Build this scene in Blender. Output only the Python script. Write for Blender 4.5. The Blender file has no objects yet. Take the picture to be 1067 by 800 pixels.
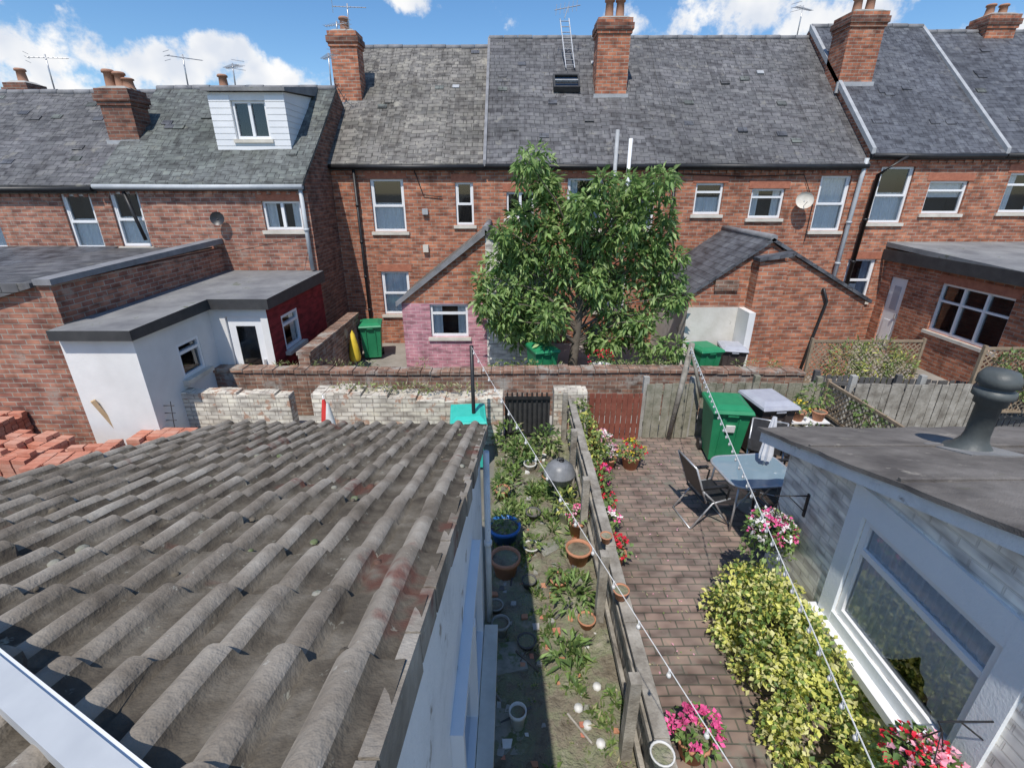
import bpy, math, random
import numpy as np
from mathutils import Vector, Matrix
random.seed(7); rng=np.random.default_rng(11)
sc=bpy.context.scene
sc.view_settings.view_transform='Standard'; sc.view_settings.look='None'; sc.view_settings.exposure=0
V=Vector
# ------------------------------------------------------------------ materials
def LK(nt,a,b): nt.links.new(a,b)
def nd(nt,t,ins=None,**kw):
    n=nt.nodes.new(t)
    for k,v in kw.items(): setattr(n,k,v)
    if ins:
        for k,v in ins.items():
            n.inputs[k].default_value=v
    return n
def c4(c): return (c[0],c[1],c[2],1)
def ramp(nt,fac,cols,p0=.3,p1=.7):
    r=nt.nodes.new('ShaderNodeValToRGB'); e=r.color_ramp.elements
    n=len(cols)
    while len(e)<n: e.new(.5)
    for i,c in enumerate(cols):
        e[i].position=p0+(p1-p0)*i/(n-1); e[i].color=c4(c)
    LK(nt,fac,r.inputs[0]); return r.outputs[0]
def mix(nt,a,b,fac,blend='MIX'):
    m=nt.nodes.new('ShaderNodeMix'); m.data_type='RGBA'; m.blend_type=blend
    for i,x in ((6,a),(7,b)):
        if isinstance(x,(tuple,list)): m.inputs[i].default_value=c4(x)
        else: LK(nt,x,m.inputs[i])
    if isinstance(fac,(int,float)): m.inputs[0].default_value=fac
    else: LK(nt,fac,m.inputs[0])
    return m.outputs[2]
def noise(nt,coord,scale,detail=4,rough=.6):
    n=nd(nt,'ShaderNodeTexNoise',{'Scale':scale,'Detail':min(detail,4),'Roughness':rough}); LK(nt,coord,n.inputs['Vector']); return n.outputs['Fac']
def base(name,rough=.8,metal=0,spec=.4):
    m=bpy.data.materials.new(name); m.use_nodes=True; nt=m.node_tree; b=nt.nodes['Principled BSDF']
    b.inputs['Roughness'].default_value=rough; b.inputs['Metallic'].default_value=metal
    b.inputs['Specular IOR Level'].default_value=spec
    tc=nt.nodes.new('ShaderNodeTexCoord'); return m,nt,b,tc
def bumpit(nt,b,h,strength,dist=.01):
    bp=nd(nt,'ShaderNodeBump',{'Strength':strength,'Distance':dist}); LK(nt,h,bp.inputs['Height']); LK(nt,bp.outputs[0],b.inputs['Normal'])
def mottled(name,cols,scale=3,rough=.8,bump=.3,bscale=40,spots=None,metal=0,spec=.4,p0=.32,p1=.68,dist=.01,speck=None):
    m,nt,b,tc=base(name,rough,metal,spec); co=tc.outputs['Object']
    c=ramp(nt,noise(nt,co,scale,6,.65),cols,p0,p1)
    for sp in (spots,speck):
        if sp:
            col,ss,th=sp
            f=noise(nt,co,ss,4,.7)
            mk=ramp(nt,f,[(0,0,0),(1,1,1)],th,th+.07)
            c=mix(nt,c,col,mk)
    LK(nt,c,b.inputs['Base Color'])
    if bump: bumpit(nt,b,noise(nt,co,bscale,2,.7),bump,dist)
    return m
def bricky(name,c1,c2,mortar,bw=.235,rh=.085,ms=.009,off=.5,dirt=(.35,.3,.28),dirtf=.5,bump=.6,rough=.85,patch=None,bias=0.0,spec=.3,soot=None,streak=0):
    m,nt,b,tc=base(name,rough,0,spec); uv=tc.outputs['UV']
    wob=nd(nt,'ShaderNodeTexNoise',{'Scale':1.7,'Detail':1.0}); LK(nt,uv,wob.inputs['Vector'])
    sub=nd(nt,'ShaderNodeVectorMath',operation='SUBTRACT'); LK(nt,wob.outputs['Color'],sub.inputs[0]); sub.inputs[1].default_value=(.5,.5,.5)
    scl=nd(nt,'ShaderNodeVectorMath',operation='SCALE'); LK(nt,sub.outputs[0],scl.inputs[0]); scl.inputs['Scale'].default_value=.03
    add=nd(nt,'ShaderNodeVectorMath',operation='ADD'); LK(nt,uv,add.inputs[0]); LK(nt,scl.outputs[0],add.inputs[1])
    t=nd(nt,'ShaderNodeTexBrick',{'Scale':1.0,'Brick Width':bw,'Row Height':rh,'Mortar Size':ms,'Mortar Smooth':.3,'Bias':bias})
    t.offset=off; LK(nt,add.outputs[0],t.inputs['Vector'])
    t.inputs['Color1'].default_value=c4(c1); t.inputs['Color2'].default_value=c4(c2); t.inputs['Mortar'].default_value=c4(mortar)
    nz=nd(nt,'ShaderNodeTexNoise',{'Scale':1.0,'Detail':1.0})
    mp=nd(nt,'ShaderNodeMapping'); mp.inputs['Scale'].default_value=(1/bw*.8,1/rh*.8,1); LK(nt,uv,mp.inputs['Vector']); LK(nt,mp.outputs[0],nz.inputs['Vector'])
    v1=ramp(nt,nz.outputs['Fac'],[(.5,.48,.48),(1,1,1),(1.32,1.32,1.26)],.3,.72)
    c=mix(nt,t.outputs['Color'],v1,.85,'MULTIPLY')
    big=noise(nt,tc.outputs['Object'],.55,4,.65)
    bc=ramp(nt,big,[dirt,(1,1,1)],.3,.6)
    c=mix(nt,c,bc,dirtf,'MULTIPLY')
    if streak:
        m2=nd(nt,'ShaderNodeMapping'); m2.inputs['Scale'].default_value=(2.6,.28,1); LK(nt,uv,m2.inputs['Vector'])
        sf=noise(nt,m2.outputs[0],1.0,4,.7); c=mix(nt,c,ramp(nt,sf,[(.45,.42,.4),(1,1,1),(1.12,1.1,1.08)],.32,.68),streak,'MULTIPLY')
    if soot:
        sx=noise(nt,tc.outputs['Object'],2.2,4,.7); mk=ramp(nt,sx,[(0,0,0),(1,1,1)],soot[1],soot[1]+.12); c=mix(nt,c,soot[0],mk)
    if patch:
        pc,ps,th=patch; mk=ramp(nt,noise(nt,tc.outputs['Object'],ps,4,.7),[(0,0,0),(1,1,1)],th,th+.05); c=mix(nt,c,pc,mk)
    LK(nt,c,b.inputs['Base Color'])
    inv=nd(nt,'ShaderNodeMath',operation='SUBTRACT'); inv.inputs[0].default_value=1; LK(nt,t.outputs['Fac'],inv.inputs[1])
    bumpit(nt,b,inv.outputs[0],bump,.012)
    return m
M={}
M['brick']=bricky('red_brick',(.52,.205,.115),(.31,.115,.072),(.38,.33,.27),dirt=(.55,.49,.46),soot=((.38,.24,.175),.62),streak=.6)
M['brick_b']=bricky('old_red_brick',(.46,.215,.145),(.28,.12,.09),(.38,.34,.29),dirt=(.5,.46,.44),soot=((.36,.27,.22),.6),streak=.6)
M['brick_dark']=bricky('sooty_shaded_brick',(.27,.12,.08),(.15,.072,.055),(.23,.2,.17),dirt=(.45,.42,.4),streak=.6)  # sooty on chimneys; on the left terrace's right gable, shade put into the colour
M['brick_wall']=bricky('garden_wall_brick',(.36,.20,.14),(.21,.125,.095),(.36,.32,.27),soot=((.36,.33,.29),.53),dirt=(.45,.43,.39),streak=.6)
M['brick_pink']=bricky('pink_painted_brick',(.52,.25,.29),(.45,.20,.24),(.55,.38,.39),bump=.4,dirt=(.62,.55,.55),streak=.5)
M['brick_white']=bricky('white_painted_brick',(.72,.70,.65),(.66,.64,.6),(.55,.53,.5),bump=.8,dirt=(.66,.62,.57),patch=((.35,.3,.24),5,.68),streak=.5)
M['brick_cream']=bricky('cream_painted_brick',(.84,.82,.78),(.80,.78,.73),(.70,.68,.64),bump=.8,dirt=(.88,.86,.82),patch=((.6,.56,.5),4,.73),rh=.08,streak=.25)
M['stone_w']=bricky('flaking_whitewashed_brick',(.74,.69,.6),(.60,.55,.46),(.45,.4,.34),bump=1,patch=((.44,.28,.2),3.5,.57),dirt=(.6,.57,.52),streak=.4)
M['red_paint']=bricky('dark_red_painted_brick',(.27,.03,.035),(.22,.025,.03),(.2,.022,.025),bump=.3,dirt=(.7,.6,.6))
M['slate']=bricky('slate_roof',(.165,.162,.168),(.112,.112,.118),(.045,.045,.045),bw=.27,rh=.17,ms=.008,dirt=(.55,.55,.52),dirtf=.75,rough=.65,soot=((.205,.195,.17),.60),streak=.6)
M['slate2']=bricky('slate_roof_dark',(.13,.137,.155),(.096,.1,.113),(.04,.04,.045),bw=.27,rh=.17,ms=.007,dirt=(.5,.5,.5),dirtf=.65,rough=.55,soot=((.165,.165,.165),.62),streak=.6)
M['slate3']=bricky('slate_roof_brownish',(.235,.22,.20),(.155,.148,.14),(.055,.052,.045),bw=.29,rh=.17,ms=.009,dirt=(.5,.5,.45),dirtf=.85,rough=.75,soot=((.30,.28,.235),.57),streak=.7)
M['slate4']=bricky('slate_roof_green',(.165,.18,.172),(.118,.125,.122),(.045,.045,.045),bw=.27,rh=.17,ms=.008,dirt=(.5,.53,.48),dirtf=.75,rough=.7,soot=((.19,.195,.16),.6),streak=.7)
M['paver']=bricky('brick_paving',(.30,.215,.18),(.205,.16,.14),(.125,.12,.095),bw=.21,rh=.105,ms=.008,dirt=(.55,.55,.5),dirtf=.8,rough=.85,bump=.7,soot=((.19,.18,.145),.56))
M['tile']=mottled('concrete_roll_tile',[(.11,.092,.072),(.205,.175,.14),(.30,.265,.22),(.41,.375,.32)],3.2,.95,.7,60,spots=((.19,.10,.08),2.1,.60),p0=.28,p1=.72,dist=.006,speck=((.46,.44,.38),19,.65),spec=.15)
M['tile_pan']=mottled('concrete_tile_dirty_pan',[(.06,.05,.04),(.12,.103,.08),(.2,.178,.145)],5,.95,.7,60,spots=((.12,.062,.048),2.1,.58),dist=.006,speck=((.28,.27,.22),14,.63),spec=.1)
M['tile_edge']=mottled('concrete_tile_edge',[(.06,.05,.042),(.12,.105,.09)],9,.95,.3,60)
M['felt']=mottled('roofing_felt',[(.105,.095,.088),(.17,.155,.14),(.24,.22,.20)],1.8,.95,.8,90,spots=((.32,.29,.25),3,.62),spec=.2,speck=((.1,.11,.06),6,.66))
M['felt_l']=mottled('pale_roofing_felt',[(.15,.15,.155),(.21,.21,.21),(.27,.27,.265)],1.5,.9,.5,80,speck=((.12,.13,.09),3,.62))
M['coping']=mottled('grey_coping',[(.16,.16,.165),(.26,.26,.27)],3,.85,.4)
M['pvc']=mottled('white_pvc',[(.72,.73,.74),(.82,.82,.82)],1.5,.35,0)
M['white']=mottled('white_render',[(.66,.65,.63),(.78,.77,.75)],1.2,.7,.3,50)
M['wpaint']=mottled('weathered_white_paint',[(.6,.6,.59),(.76,.76,.75),(.82,.82,.81)],2.5,.75,.6,30,spots=((.32,.28,.24),4,.62))
M['cream']=mottled('cream_render',[(.52,.49,.43),(.68,.65,.6)],1.7,.85,.5,30,spots=((.35,.33,.27),2,.62))
M['sill']=mottled('stone_sill',[(.52,.48,.41),(.68,.64,.56)],3,.8,.3)
M['lintel']=mottled('brick_lintel',[(.32,.115,.07),(.45,.175,.105)],9,.85,.4)
M['bluegrey']=mottled('painted_surround',[(.72,.76,.79),(.80,.83,.85)],1.6,.6,.3)
M['black']=mottled('black_plastic',[(.015,.015,.016),(.028,.028,.03)],5,.45,0)
M['greypipe']=mottled('grey_pipe',[(.4,.42,.44),(.52,.54,.55)],4,.5,0)
M['fascia']=mottled('fascia',[(.035,.035,.037),(.06,.06,.06)],4,.6,0)
M['ventgrey']=mottled('dark_vent_metal',[(.06,.068,.066),(.10,.11,.105)],5,.5,.2)
M['bbqgrey']=mottled('barbecue_grey_enamel',[(.14,.145,.15),(.23,.235,.24)],6,.4,.1,spots=((.2,.12,.08),5,.66))
M['lead']=mottled('lead_flashing',[(.3,.31,.32),(.42,.43,.44)],5,.6,.3)
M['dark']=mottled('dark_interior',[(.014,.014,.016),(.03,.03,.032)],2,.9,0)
M['wood']=mottled('weathered_wood',[(.16,.14,.115),(.28,.255,.215),(.40,.37,.32)],5,.85,.8,30)
M['wood_g']=mottled('greenish_wood',[(.15,.15,.105),(.26,.245,.185),(.34,.32,.26)],5,.85,.7,30)
M['wood_red']=mottled('red_stained_wood',[(.18,.055,.035),(.27,.09,.06)],5,.8,.5)
M['wood_dk']=mottled('dark_wood',[(.07,.068,.068),(.13,.125,.12)],5,.8,.5)
M['bark']=mottled('tree_bark',[(.10,.082,.065),(.18,.15,.12)],8,.9,.6)
M['wood_new']=mottled('new_timber',[(.48,.33,.18),(.58,.42,.25)],5,.7,.3)
M['trellis']=mottled('trellis_wood',[(.23,.17,.11),(.34,.26,.18)],6,.8,.3)
M['conc']=mottled('concrete',[(.23,.225,.2),(.34,.33,.305),(.42,.41,.38)],2.2,.9,.6,45)
M['conc_moss']=mottled('mossy_flagstone',[(.15,.155,.115),(.24,.235,.195),(.32,.31,.27)],4,.9,.7,45,spots=((.12,.15,.07),6,.52))
M['soil']=mottled('garden_soil',[(.11,.09,.062),(.19,.165,.12),(.19,.2,.12),(.30,.27,.21)],3.6,.95,1.0,25,dist=.03,speck=((.38,.355,.3),30,.66))
M['ground']=mottled('ground_earth',[(.13,.12,.095),(.19,.18,.15),(.24,.23,.195)],.9,.95,.8,20)
M['yard']=mottled('yard_concrete',[(.22,.2,.17),(.33,.305,.27)],1.5,.9,.5,30)
M['steel']=mottled('painted_steel',[(.42,.43,.44),(.58,.58,.59)],8,.35,0,metal=.5)
M['blackmetal']=mottled('black_metal',[(.025,.025,.027),(.045,.045,.047)],8,.4,0,metal=.3)
M['green_p']=mottled('green_bin_plastic',[(.015,.20,.085),(.03,.26,.115)],3,.45,.15,80)
M['brown_p']=mottled('brown_bin_plastic',[(.05,.04,.038),(.08,.062,.058)],3,.5,.15,80)
M['greylid']=mottled('grey_lid_plastic',[(.34,.35,.40),(.45,.46,.5)],3,.45,0)
M['teal']=mottled('turquoise_plastic',[(.03,.45,.36),(.06,.55,.45)],3,.35,0)
M['terra']=mottled('terracotta',[(.40,.18,.10),(.52,.25,.15)],5,.8,.3)
M['terra2']=mottled('chimney_pot_clay',[(.30,.15,.095),(.42,.23,.15)],3,.85,.3)
M['bluepot']=mottled('blue_plastic_rim',[(.03,.14,.42),(.05,.2,.52)],5,.35,0)
M['whitepot']=mottled('white_pot',[(.55,.54,.51),(.72,.71,.68)],6,.5,.1)
M['yellow']=mottled('yellow_fabric',[(.65,.47,.03),(.8,.58,.06)],5,.8,.2)
M['redfab']=mottled('red_fabric',[(.5,.03,.03),(.6,.05,.04)],5,.8,0)
M['newbrick']=mottled('new_red_brick',[(.40,.14,.09),(.50,.20,.13),(.56,.28,.2)],6,.85,.5,60,p0=.25,p1=.75)
M['newbrick2']=mottled('new_red_brick_pale',[(.48,.22,.15),(.56,.30,.22)],6,.85,.5,60)
M['fabric']=mottled('parasol_fabric',[(.55,.56,.6),(.7,.71,.74)],4,.8,.2)
M['net']=mottled('net_curtain',[(.76,.77,.78),(.88,.89,.89)],20,.9,0)
M['curt']=mottled('curtain',[(.25,.3,.4),(.38,.44,.52)],10,.9,.2)
M['rope']=mottled('white_cord',[(.6,.6,.58),(.75,.75,.73)],20,.7,0)
def leafmat(name,c,tr=.35):
    m=bpy.data.materials.new(name); m.use_nodes=True; nt=m.node_tree; b=nt.nodes['Principled BSDF']; out=nt.nodes['Material Output']
    b.inputs['Base Color'].default_value=c4(c); b.inputs['Roughness'].default_value=.45; b.inputs['Specular IOR Level'].default_value=.35
    tc=nt.nodes.new('ShaderNodeTexCoord'); f=noise(nt,tc.outputs['Object'],6,1)
    cc=ramp(nt,f,[tuple(x*.72 for x in c),tuple(min(1,x*1.25) for x in c)],.35,.65); LK(nt,cc,b.inputs['Base Color'])
    t=nt.nodes.new('ShaderNodeBsdfTranslucent'); t.inputs['Color'].default_value=c4(tuple(min(1,x*1.2) for x in c))
    mx=nt.nodes.new('ShaderNodeMixShader'); mx.inputs[0].default_value=tr
    LK(nt,b.outputs[0],mx.inputs[1]); LK(nt,t.outputs[0],mx.inputs[2]); LK(nt,mx.outputs[0],out.inputs['Surface']); return m
G=[leafmat('leaf_a',(.17,.28,.085)),leafmat('leaf_b',(.24,.355,.115)),leafmat('leaf_c',(.33,.44,.17)),leafmat('leaf_d',(.11,.195,.06))]
GW=[leafmat('weed_a',(.18,.27,.075)),leafmat('weed_b',(.27,.34,.12)),leafmat('weed_c',(.12,.195,.065)),leafmat('weed_dry',(.44,.40,.24))]
GV=[leafmat('variegated_cream',(.72,.70,.33)),leafmat('variegated_green',(.24,.34,.09)),leafmat('variegated_yellow',(.64,.64,.17)),leafmat('variegated_dark',(.12,.2,.06))]
FL={'red':leafmat('petal_red',(.65,.03,.06),.2),'pink':leafmat('petal_pink',(.78,.12,.33),.2),'white':leafmat('petal_white',(.8,.76,.76),.2),'yellow':leafmat('petal_yellow',(.75,.6,.06),.2),'lpink':leafmat('petal_light_pink',(.8,.4,.5),.2)}
def glassmat():
    m=bpy.data.materials.new('window_glass'); m.use_nodes=True; nt=m.node_tree; out=nt.nodes['Material Output']; nt.nodes.remove(nt.nodes['Principled BSDF'])
    g=nt.nodes.new('ShaderNodeBsdfGlossy'); g.inputs['Roughness'].default_value=.03; g.inputs['Color'].default_value=(.9,.95,1,1)
    t=nt.nodes.new('ShaderNodeBsdfTransparent'); t.inputs['Color'].default_value=(.95,.97,.98,1)
    fr=nt.nodes.new('ShaderNodeFresnel'); fr.inputs['IOR'].default_value=1.45
    ad=nd(nt,'ShaderNodeMath',operation='ADD'); ad.inputs[1].default_value=.05; LK(nt,fr.outputs[0],ad.inputs[0])
    mx=nt.nodes.new('ShaderNodeMixShader'); LK(nt,ad.outputs[0],mx.inputs[0]); LK(nt,t.outputs[0],mx.inputs[1]); LK(nt,g.outputs[0],mx.inputs[2]); LK(nt,mx.outputs[0],out.inputs['Surface']); return m
M['glass']=glassmat()
def tableglass():
    m,nt,b,tc=base('table_glass',.15,0,.8); b.inputs['Base Color'].default_value=(.24,.34,.40,1); b.inputs['Alpha'].default_value=.8; return m
M['tglass']=tableglass()
# ------------------------------------------------------------------ mesh builder
def empty(name,loc=(0,0,0)):
    e=bpy.data.objects.new(name,None); e.location=loc; sc.collection.objects.link(e); return e
def setparent(o,p):
    if p is None: return
    o.parent=p; o.matrix_parent_inverse=Matrix.LocRotScale(p.location,p.rotation_euler,p.scale).inverted()
class MB:
    def __init__(s): s.v=[];s.f=[];s.m=[];s.sm=[];s.mats=[]
    def mi(s,mat):
        if isinstance(mat,str): mat=M[mat]
        if mat not in s.mats: s.mats.append(mat)
        return s.mats.index(mat)
    def poly(s,pts,mat,sm=False):
        i=len(s.v); s.v+= [tuple(p) for p in pts]; s.f.append(tuple(range(i,i+len(pts)))); s.m.append(s.mi(mat)); s.sm.append(sm)
    def hexa(s,p,mat):
        i=len(s.v); s.v+=[tuple(q) for q in p]; k=s.mi(mat)
        for f in ((3,2,1,0),(4,5,6,7),(0,1,5,4),(1,2,6,5),(2,3,7,6),(3,0,4,7)):
            s.f.append(tuple(i+j for j in f)); s.m.append(k); s.sm.append(False)
    def box(s,x0,x1,y0,y1,z0,z1,mat):
        s.hexa([(x0,y0,z0),(x1,y0,z0),(x1,y1,z0),(x0,y1,z0),(x0,y0,z1),(x1,y0,z1),(x1,y1,z1),(x0,y1,z1)],mat)
    def obox(s,o,U,N,a0,a1,b0,b1,c0,c1,mat,W=V((0,0,1))):
        P=lambda a,b,c:o+U*a+W*b+N*c
        s.hexa([P(a0,b0,c1),P(a1,b0,c1),P(a1,b0,c0),P(a0,b0,c0),P(a0,b1,c1),P(a1,b1,c1),P(a1,b1,c0),P(a0,b1,c0)],mat)
    def tube(s,pts,r,n,mat,caps=True):
        pts=[V(p) for p in pts]; rs=r if isinstance(r,(list,tuple)) else [r]*len(pts)
        k=s.mi(mat); st=len(s.v)
        for j,p in enumerate(pts):
            d=(pts[min(j+1,len(pts)-1)]-pts[max(j-1,0)]).normalized()
            a=d.cross(V((0,0,1)) if abs(d.z)<.9 else V((1,0,0))).normalized(); b=d.cross(a)
            for i in range(n):
                t=2*math.pi*i/n; q=p+(a*math.cos(t)+b*math.sin(t))*rs[j]; s.v.append(tuple(q))
        for j in range(len(pts)-1):
            for i in range(n):
                i2=(i+1)%n; s.f.append((st+j*n+i,st+j*n+i2,st+(j+1)*n+i2,st+(j+1)*n+i)); s.m.append(k); s.sm.append(n>5)
        if caps:
            s.f.append(tuple(st+i for i in range(n))[::-1]); s.m.append(k); s.sm.append(False)
            s.f.append(tuple(st+(len(pts)-1)*n+i for i in range(n))); s.m.append(k); s.sm.append(False)
    def lathe(s,c,prof,n,mat,axis=None):
        c=V(c); st=len(s.v); k=s.mi(mat)
        R=axis.to_track_quat('Z','Y').to_matrix() if axis is not None else Matrix.Identity(3)
        for r,z in prof:
            for i in range(n):
                t=2*math.pi*i/n; s.v.append(tuple(c+R@V((r*math.cos(t),r*math.sin(t),z))))
        for j in range(len(prof)-1):
            for i in range(n):
                i2=(i+1)%n; s.f.append((st+j*n+i,st+j*n+i2,st+(j+1)*n+i2,st+(j+1)*n+i)); s.m.append(k); s.sm.append(True)
    def obj(s,name,parent=None,loc=None,rot=0,uv=True,bevel=0,tilt=None):
        me=bpy.data.meshes.new(name); me.from_pydata(s.v,[],s.f)
        for m in s.mats: me.materials.append(m)
        me.polygons.foreach_set('material_index',s.m); me.polygons.foreach_set('use_smooth',s.sm); me.update()
        if uv:
            ul=me.uv_layers.new(name='UVMap'); dat=ul.data; vs=me.vertices
            for p in me.polygons:
                n=p.normal
                if abs(n.z)>.93: T=V((1,0,0)); B=V((0,1,0))
                else:
                    T=V((-n.y,n.x,0)).normalized()
                    if abs(T.x)>=abs(T.y):
                        if T.x<0: T=-T
                    elif T.y<0: T=-T
                    B=n.cross(T)
                    if B.z<0: B=-B
                for li in p.loop_indices:
                    q=vs[me.loops[li].vertex_index].co; dat[li].uv=(q.dot(T),q.dot(B))
        o=bpy.data.objects.new(name,me); sc.collection.objects.link(o)
        if loc is not None: o.location=loc
        o.rotation_euler=(tilt[0],tilt[1],rot) if tilt else (0,0,rot)
        if bevel:
            bm=o.modifiers.new('bevel','BEVEL'); bm.width=bevel; bm.segments=2; bm.limit_method='ANGLE'
        if parent is not None: setparent(o,parent)
        return o
X_=V((1,0,0));Y_=V((0,1,0));Z_=V((0,0,1))
def wallface(mb,o,U,N,w,h,holes,mat,reveal=.11):
    o=V(o); xs=sorted({0,w}|{x for q in holes for x in (q[0],q[2])}); zs=sorted({0,h}|{z for q in holes for z in (q[1],q[3])})
    P=lambda a,b,c=0:o+U*a+Z_*b+N*c
    for i in range(len(xs)-1):
        for j in range(len(zs)-1):
            cx=(xs[i]+xs[i+1])/2; cz=(zs[j]+zs[j+1])/2
            if any(q[0]<cx<q[2] and q[1]<cz<q[3] for q in holes): continue
            mb.poly([P(xs[i],zs[j]),P(xs[i+1],zs[j]),P(xs[i+1],zs[j+1]),P(xs[i],zs[j+1])],mat)
    for q in holes:
        a0,b0,a1,b1=q[:4]; r=-reveal
        mb.poly([P(a0,b0),P(a0,b1),P(a0,b1,r),P(a0,b0,r)],mat); mb.poly([P(a1,b0),P(a1,b0,r),P(a1,b1,r),P(a1,b1)],mat)
        mb.poly([P(a0,b1),P(a1,b1),P(a1,b1,r),P(a0,b1,r)],mat); mb.poly([P(a0,b0),P(a0,b0,r),P(a1,b0,r),P(a1,b0)],mat)
def window(mb,o,U,N,w,h,style='sash',curt='none',frame='pvc',sill=True,lintel='lintel',ft=.055,sh=0):
    o=V(o)+N*sh; c0,c1=-.13,-.055
    B=lambda a0,a1,b0,b1,mm=frame,cc0=c0,cc1=c1: mb.obox(o,U,N,a0,a1,b0,b1,cc0,cc1,mm)
    e=.003
    B(e,ft,e,h-e);B(w-ft,w-e,e,h-e);B(ft,w-ft,e,ft+.01);B(ft,w-ft,h-ft,h-e)
    if style=='sash':
        m=h*.5; B(ft,w-ft,m-.03,m+.03,cc1=-.05)
        B(ft,ft+.03,m+.03,h-ft,cc1=-.065);B(w-ft-.03,w-ft,m+.03,h-ft,cc1=-.065)
    elif style=='two': m=w*.5; B(m-.035,m+.035,ft,h-ft,cc1=-.05)
    elif style=='top': B(ft,w-ft,h*.68,h*.68+.055,cc1=-.05)
    elif style=='three':
        for q in (.34,.66): B(w*q-.03,w*q+.03,ft,h-ft,cc1=-.05)
        for a,b in ((ft,w*.34-.03),(w*.34+.03,w*.66-.03),(w*.66+.03,w-ft)): B(a,b,h*.62,h*.62+.05,cc1=-.055)
    P=lambda a,b,c:o+U*a+Z_*b+N*c
    g=-.1 if curt!='swag' else -.085
    mb.poly([P(ft,ft,g),P(w-ft,ft,g),P(w-ft,h-ft,g),P(ft,h-ft,g)],'glass')
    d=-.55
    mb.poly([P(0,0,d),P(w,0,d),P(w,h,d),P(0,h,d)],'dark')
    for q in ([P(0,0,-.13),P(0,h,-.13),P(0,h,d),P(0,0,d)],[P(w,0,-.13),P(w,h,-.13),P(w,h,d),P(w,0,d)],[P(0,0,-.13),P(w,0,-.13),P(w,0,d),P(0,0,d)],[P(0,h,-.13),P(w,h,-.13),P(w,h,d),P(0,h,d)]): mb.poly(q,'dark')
    def cur(a0,a1,b0,b1,mat,amp=.02):
        n=max(4,int((a1-a0)/.035))
        for i in range(n):
            u0=a0+(a1-a0)*i/n; u1=a0+(a1-a0)*(i+1)/n
            k0=-.165+amp*math.sin(i*1.9+math.sin(i*.7)); k1=-.165+amp*math.sin((i+1)*1.9+math.sin((i+1)*.7))
            mb.poly([P(u0,b0,k0),P(u1,b0,k1),P(u1,b1,k1),P(u0,b1,k0)],mat)
    if curt=='net': cur(.02,w-.02,.02,h-.02,'net')
    elif curt=='half': cur(.02,w-.02,.02,h*.55,'net')
    elif curt=='side': cur(.02,w*.3,.02,h-.02,'net');cur(w*.72,w-.02,.02,h-.02,'net')
    elif curt=='blind': cur(.02,w-.02,h*.5,h-.02,'net',.004)
    elif curt=='blue': cur(.02,w*.35,.02,h-.02,'curt');cur(w*.65,w-.02,.02,h-.02,'curt'); cur(w*.35,w*.65,.02,h*.4,'net')
    elif curt=='swag':
        n=80
        f=lambda u: ft+.005+h*(.30*max(0,1-abs(u/w-.62)/.2)**1.3); k=lambda q:-.107+.012*math.sin(q*1.2+math.sin(q*.3))
        for i in range(n):
            u0=ft+(w-2*ft)*i/n; u1=ft+(w-2*ft)*(i+1)/n
            mb.poly([P(u0,f(u0),k(i)),P(u1,f(u1),k(i+1)),P(u1,h-ft,k(i+1)),P(u0,h-ft,k(i))],'net',False)
    if sill: mb.obox(o,U,N,-.07,w+.07,-.085,-.004,-.05,.06,'sill')
    if lintel: mb.obox(o,U,N,-.1,w+.1,h+.004,h+.2,-.05,.012,lintel)
def gable(mb,x,yf,yr,yb,ze,zr,mat): mb.poly([(x,yf,0),(x,yb,0),(x,yb,ze),(x,yr,zr),(x,yf,ze)],mat)
def roofslope(mb,x0,x1,ya,za,yb,zb,mat,t=.07,nx=22,ny=8,seed=0,amp=.02):
    r=random.Random(seed); ph=[r.uniform(0,6) for _ in range(4)]
    def P(i,j):
        a=i/nx; b=j/ny; x=x0+(x1-x0)*a; y=ya+(yb-ya)*b; z=za+(zb-za)*b+t
        z+=-amp*math.sin(math.pi*b)*(1+.7*math.sin(x*.9+ph[0]))+amp*.4*math.sin(x*2.1+ph[1]+b*3)
        if 0<i<nx: z+=amp*.25*math.sin(x*5.3+ph[2])
        return (x,y,z)
    for i in range(nx):
        for j in range(ny): mb.poly([P(i,j),P(i+1,j),P(i+1,j+1),P(i,j+1)],mat,True)
    for i in range(nx):
        p=P(i,0);q=P(i+1,0); mb.poly([(p[0],p[1],p[2]-.05),(q[0],q[1],q[2]-.05),q,p],mat)
    for s_ in (0,nx):
        for j in range(ny):
            p=P(s_,j);q=P(s_,j+1); mb.poly([(p[0],p[1],p[2]-.08),(q[0],q[1],q[2]-.08),q,p],mat)
def chimney(parent,x0,x1,y0,y1,zb,zt,pots,brick='brick',name='chimney'):
    mb=MB(); mb.box(x0,x1,y0,y1,zb,zt-.36,brick)
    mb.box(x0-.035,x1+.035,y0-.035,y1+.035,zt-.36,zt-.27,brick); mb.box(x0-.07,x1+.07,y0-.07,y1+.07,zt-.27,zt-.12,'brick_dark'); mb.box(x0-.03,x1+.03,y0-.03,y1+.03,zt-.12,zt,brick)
    mb.hexa([(x0,y0,zt),(x1,y0,zt),(x1,y1,zt),(x0,y1,zt),(x0+.12,y0+.12,zt+.07),(x1-.12,y0+.12,zt+.07),(x1-.12,y1-.12,zt+.07),(x0+.12,y1-.12,zt+.07)],'conc')
    for px,h in pots: mb.lathe((px,(y0+y1)/2,zt+.04),[(.14,0),(.12,.05),(.105,h*.8),(.14,h*.82),(.14,h*.93),(.115,h),(.09,h),(.085,h-.15)],14,'terra2')
    mb.box(x0-.05,x1+.05,y0-.05,y0-.002,zb+.0,zb+.28,'lead')
    return mb.obj(name,parent)
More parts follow.
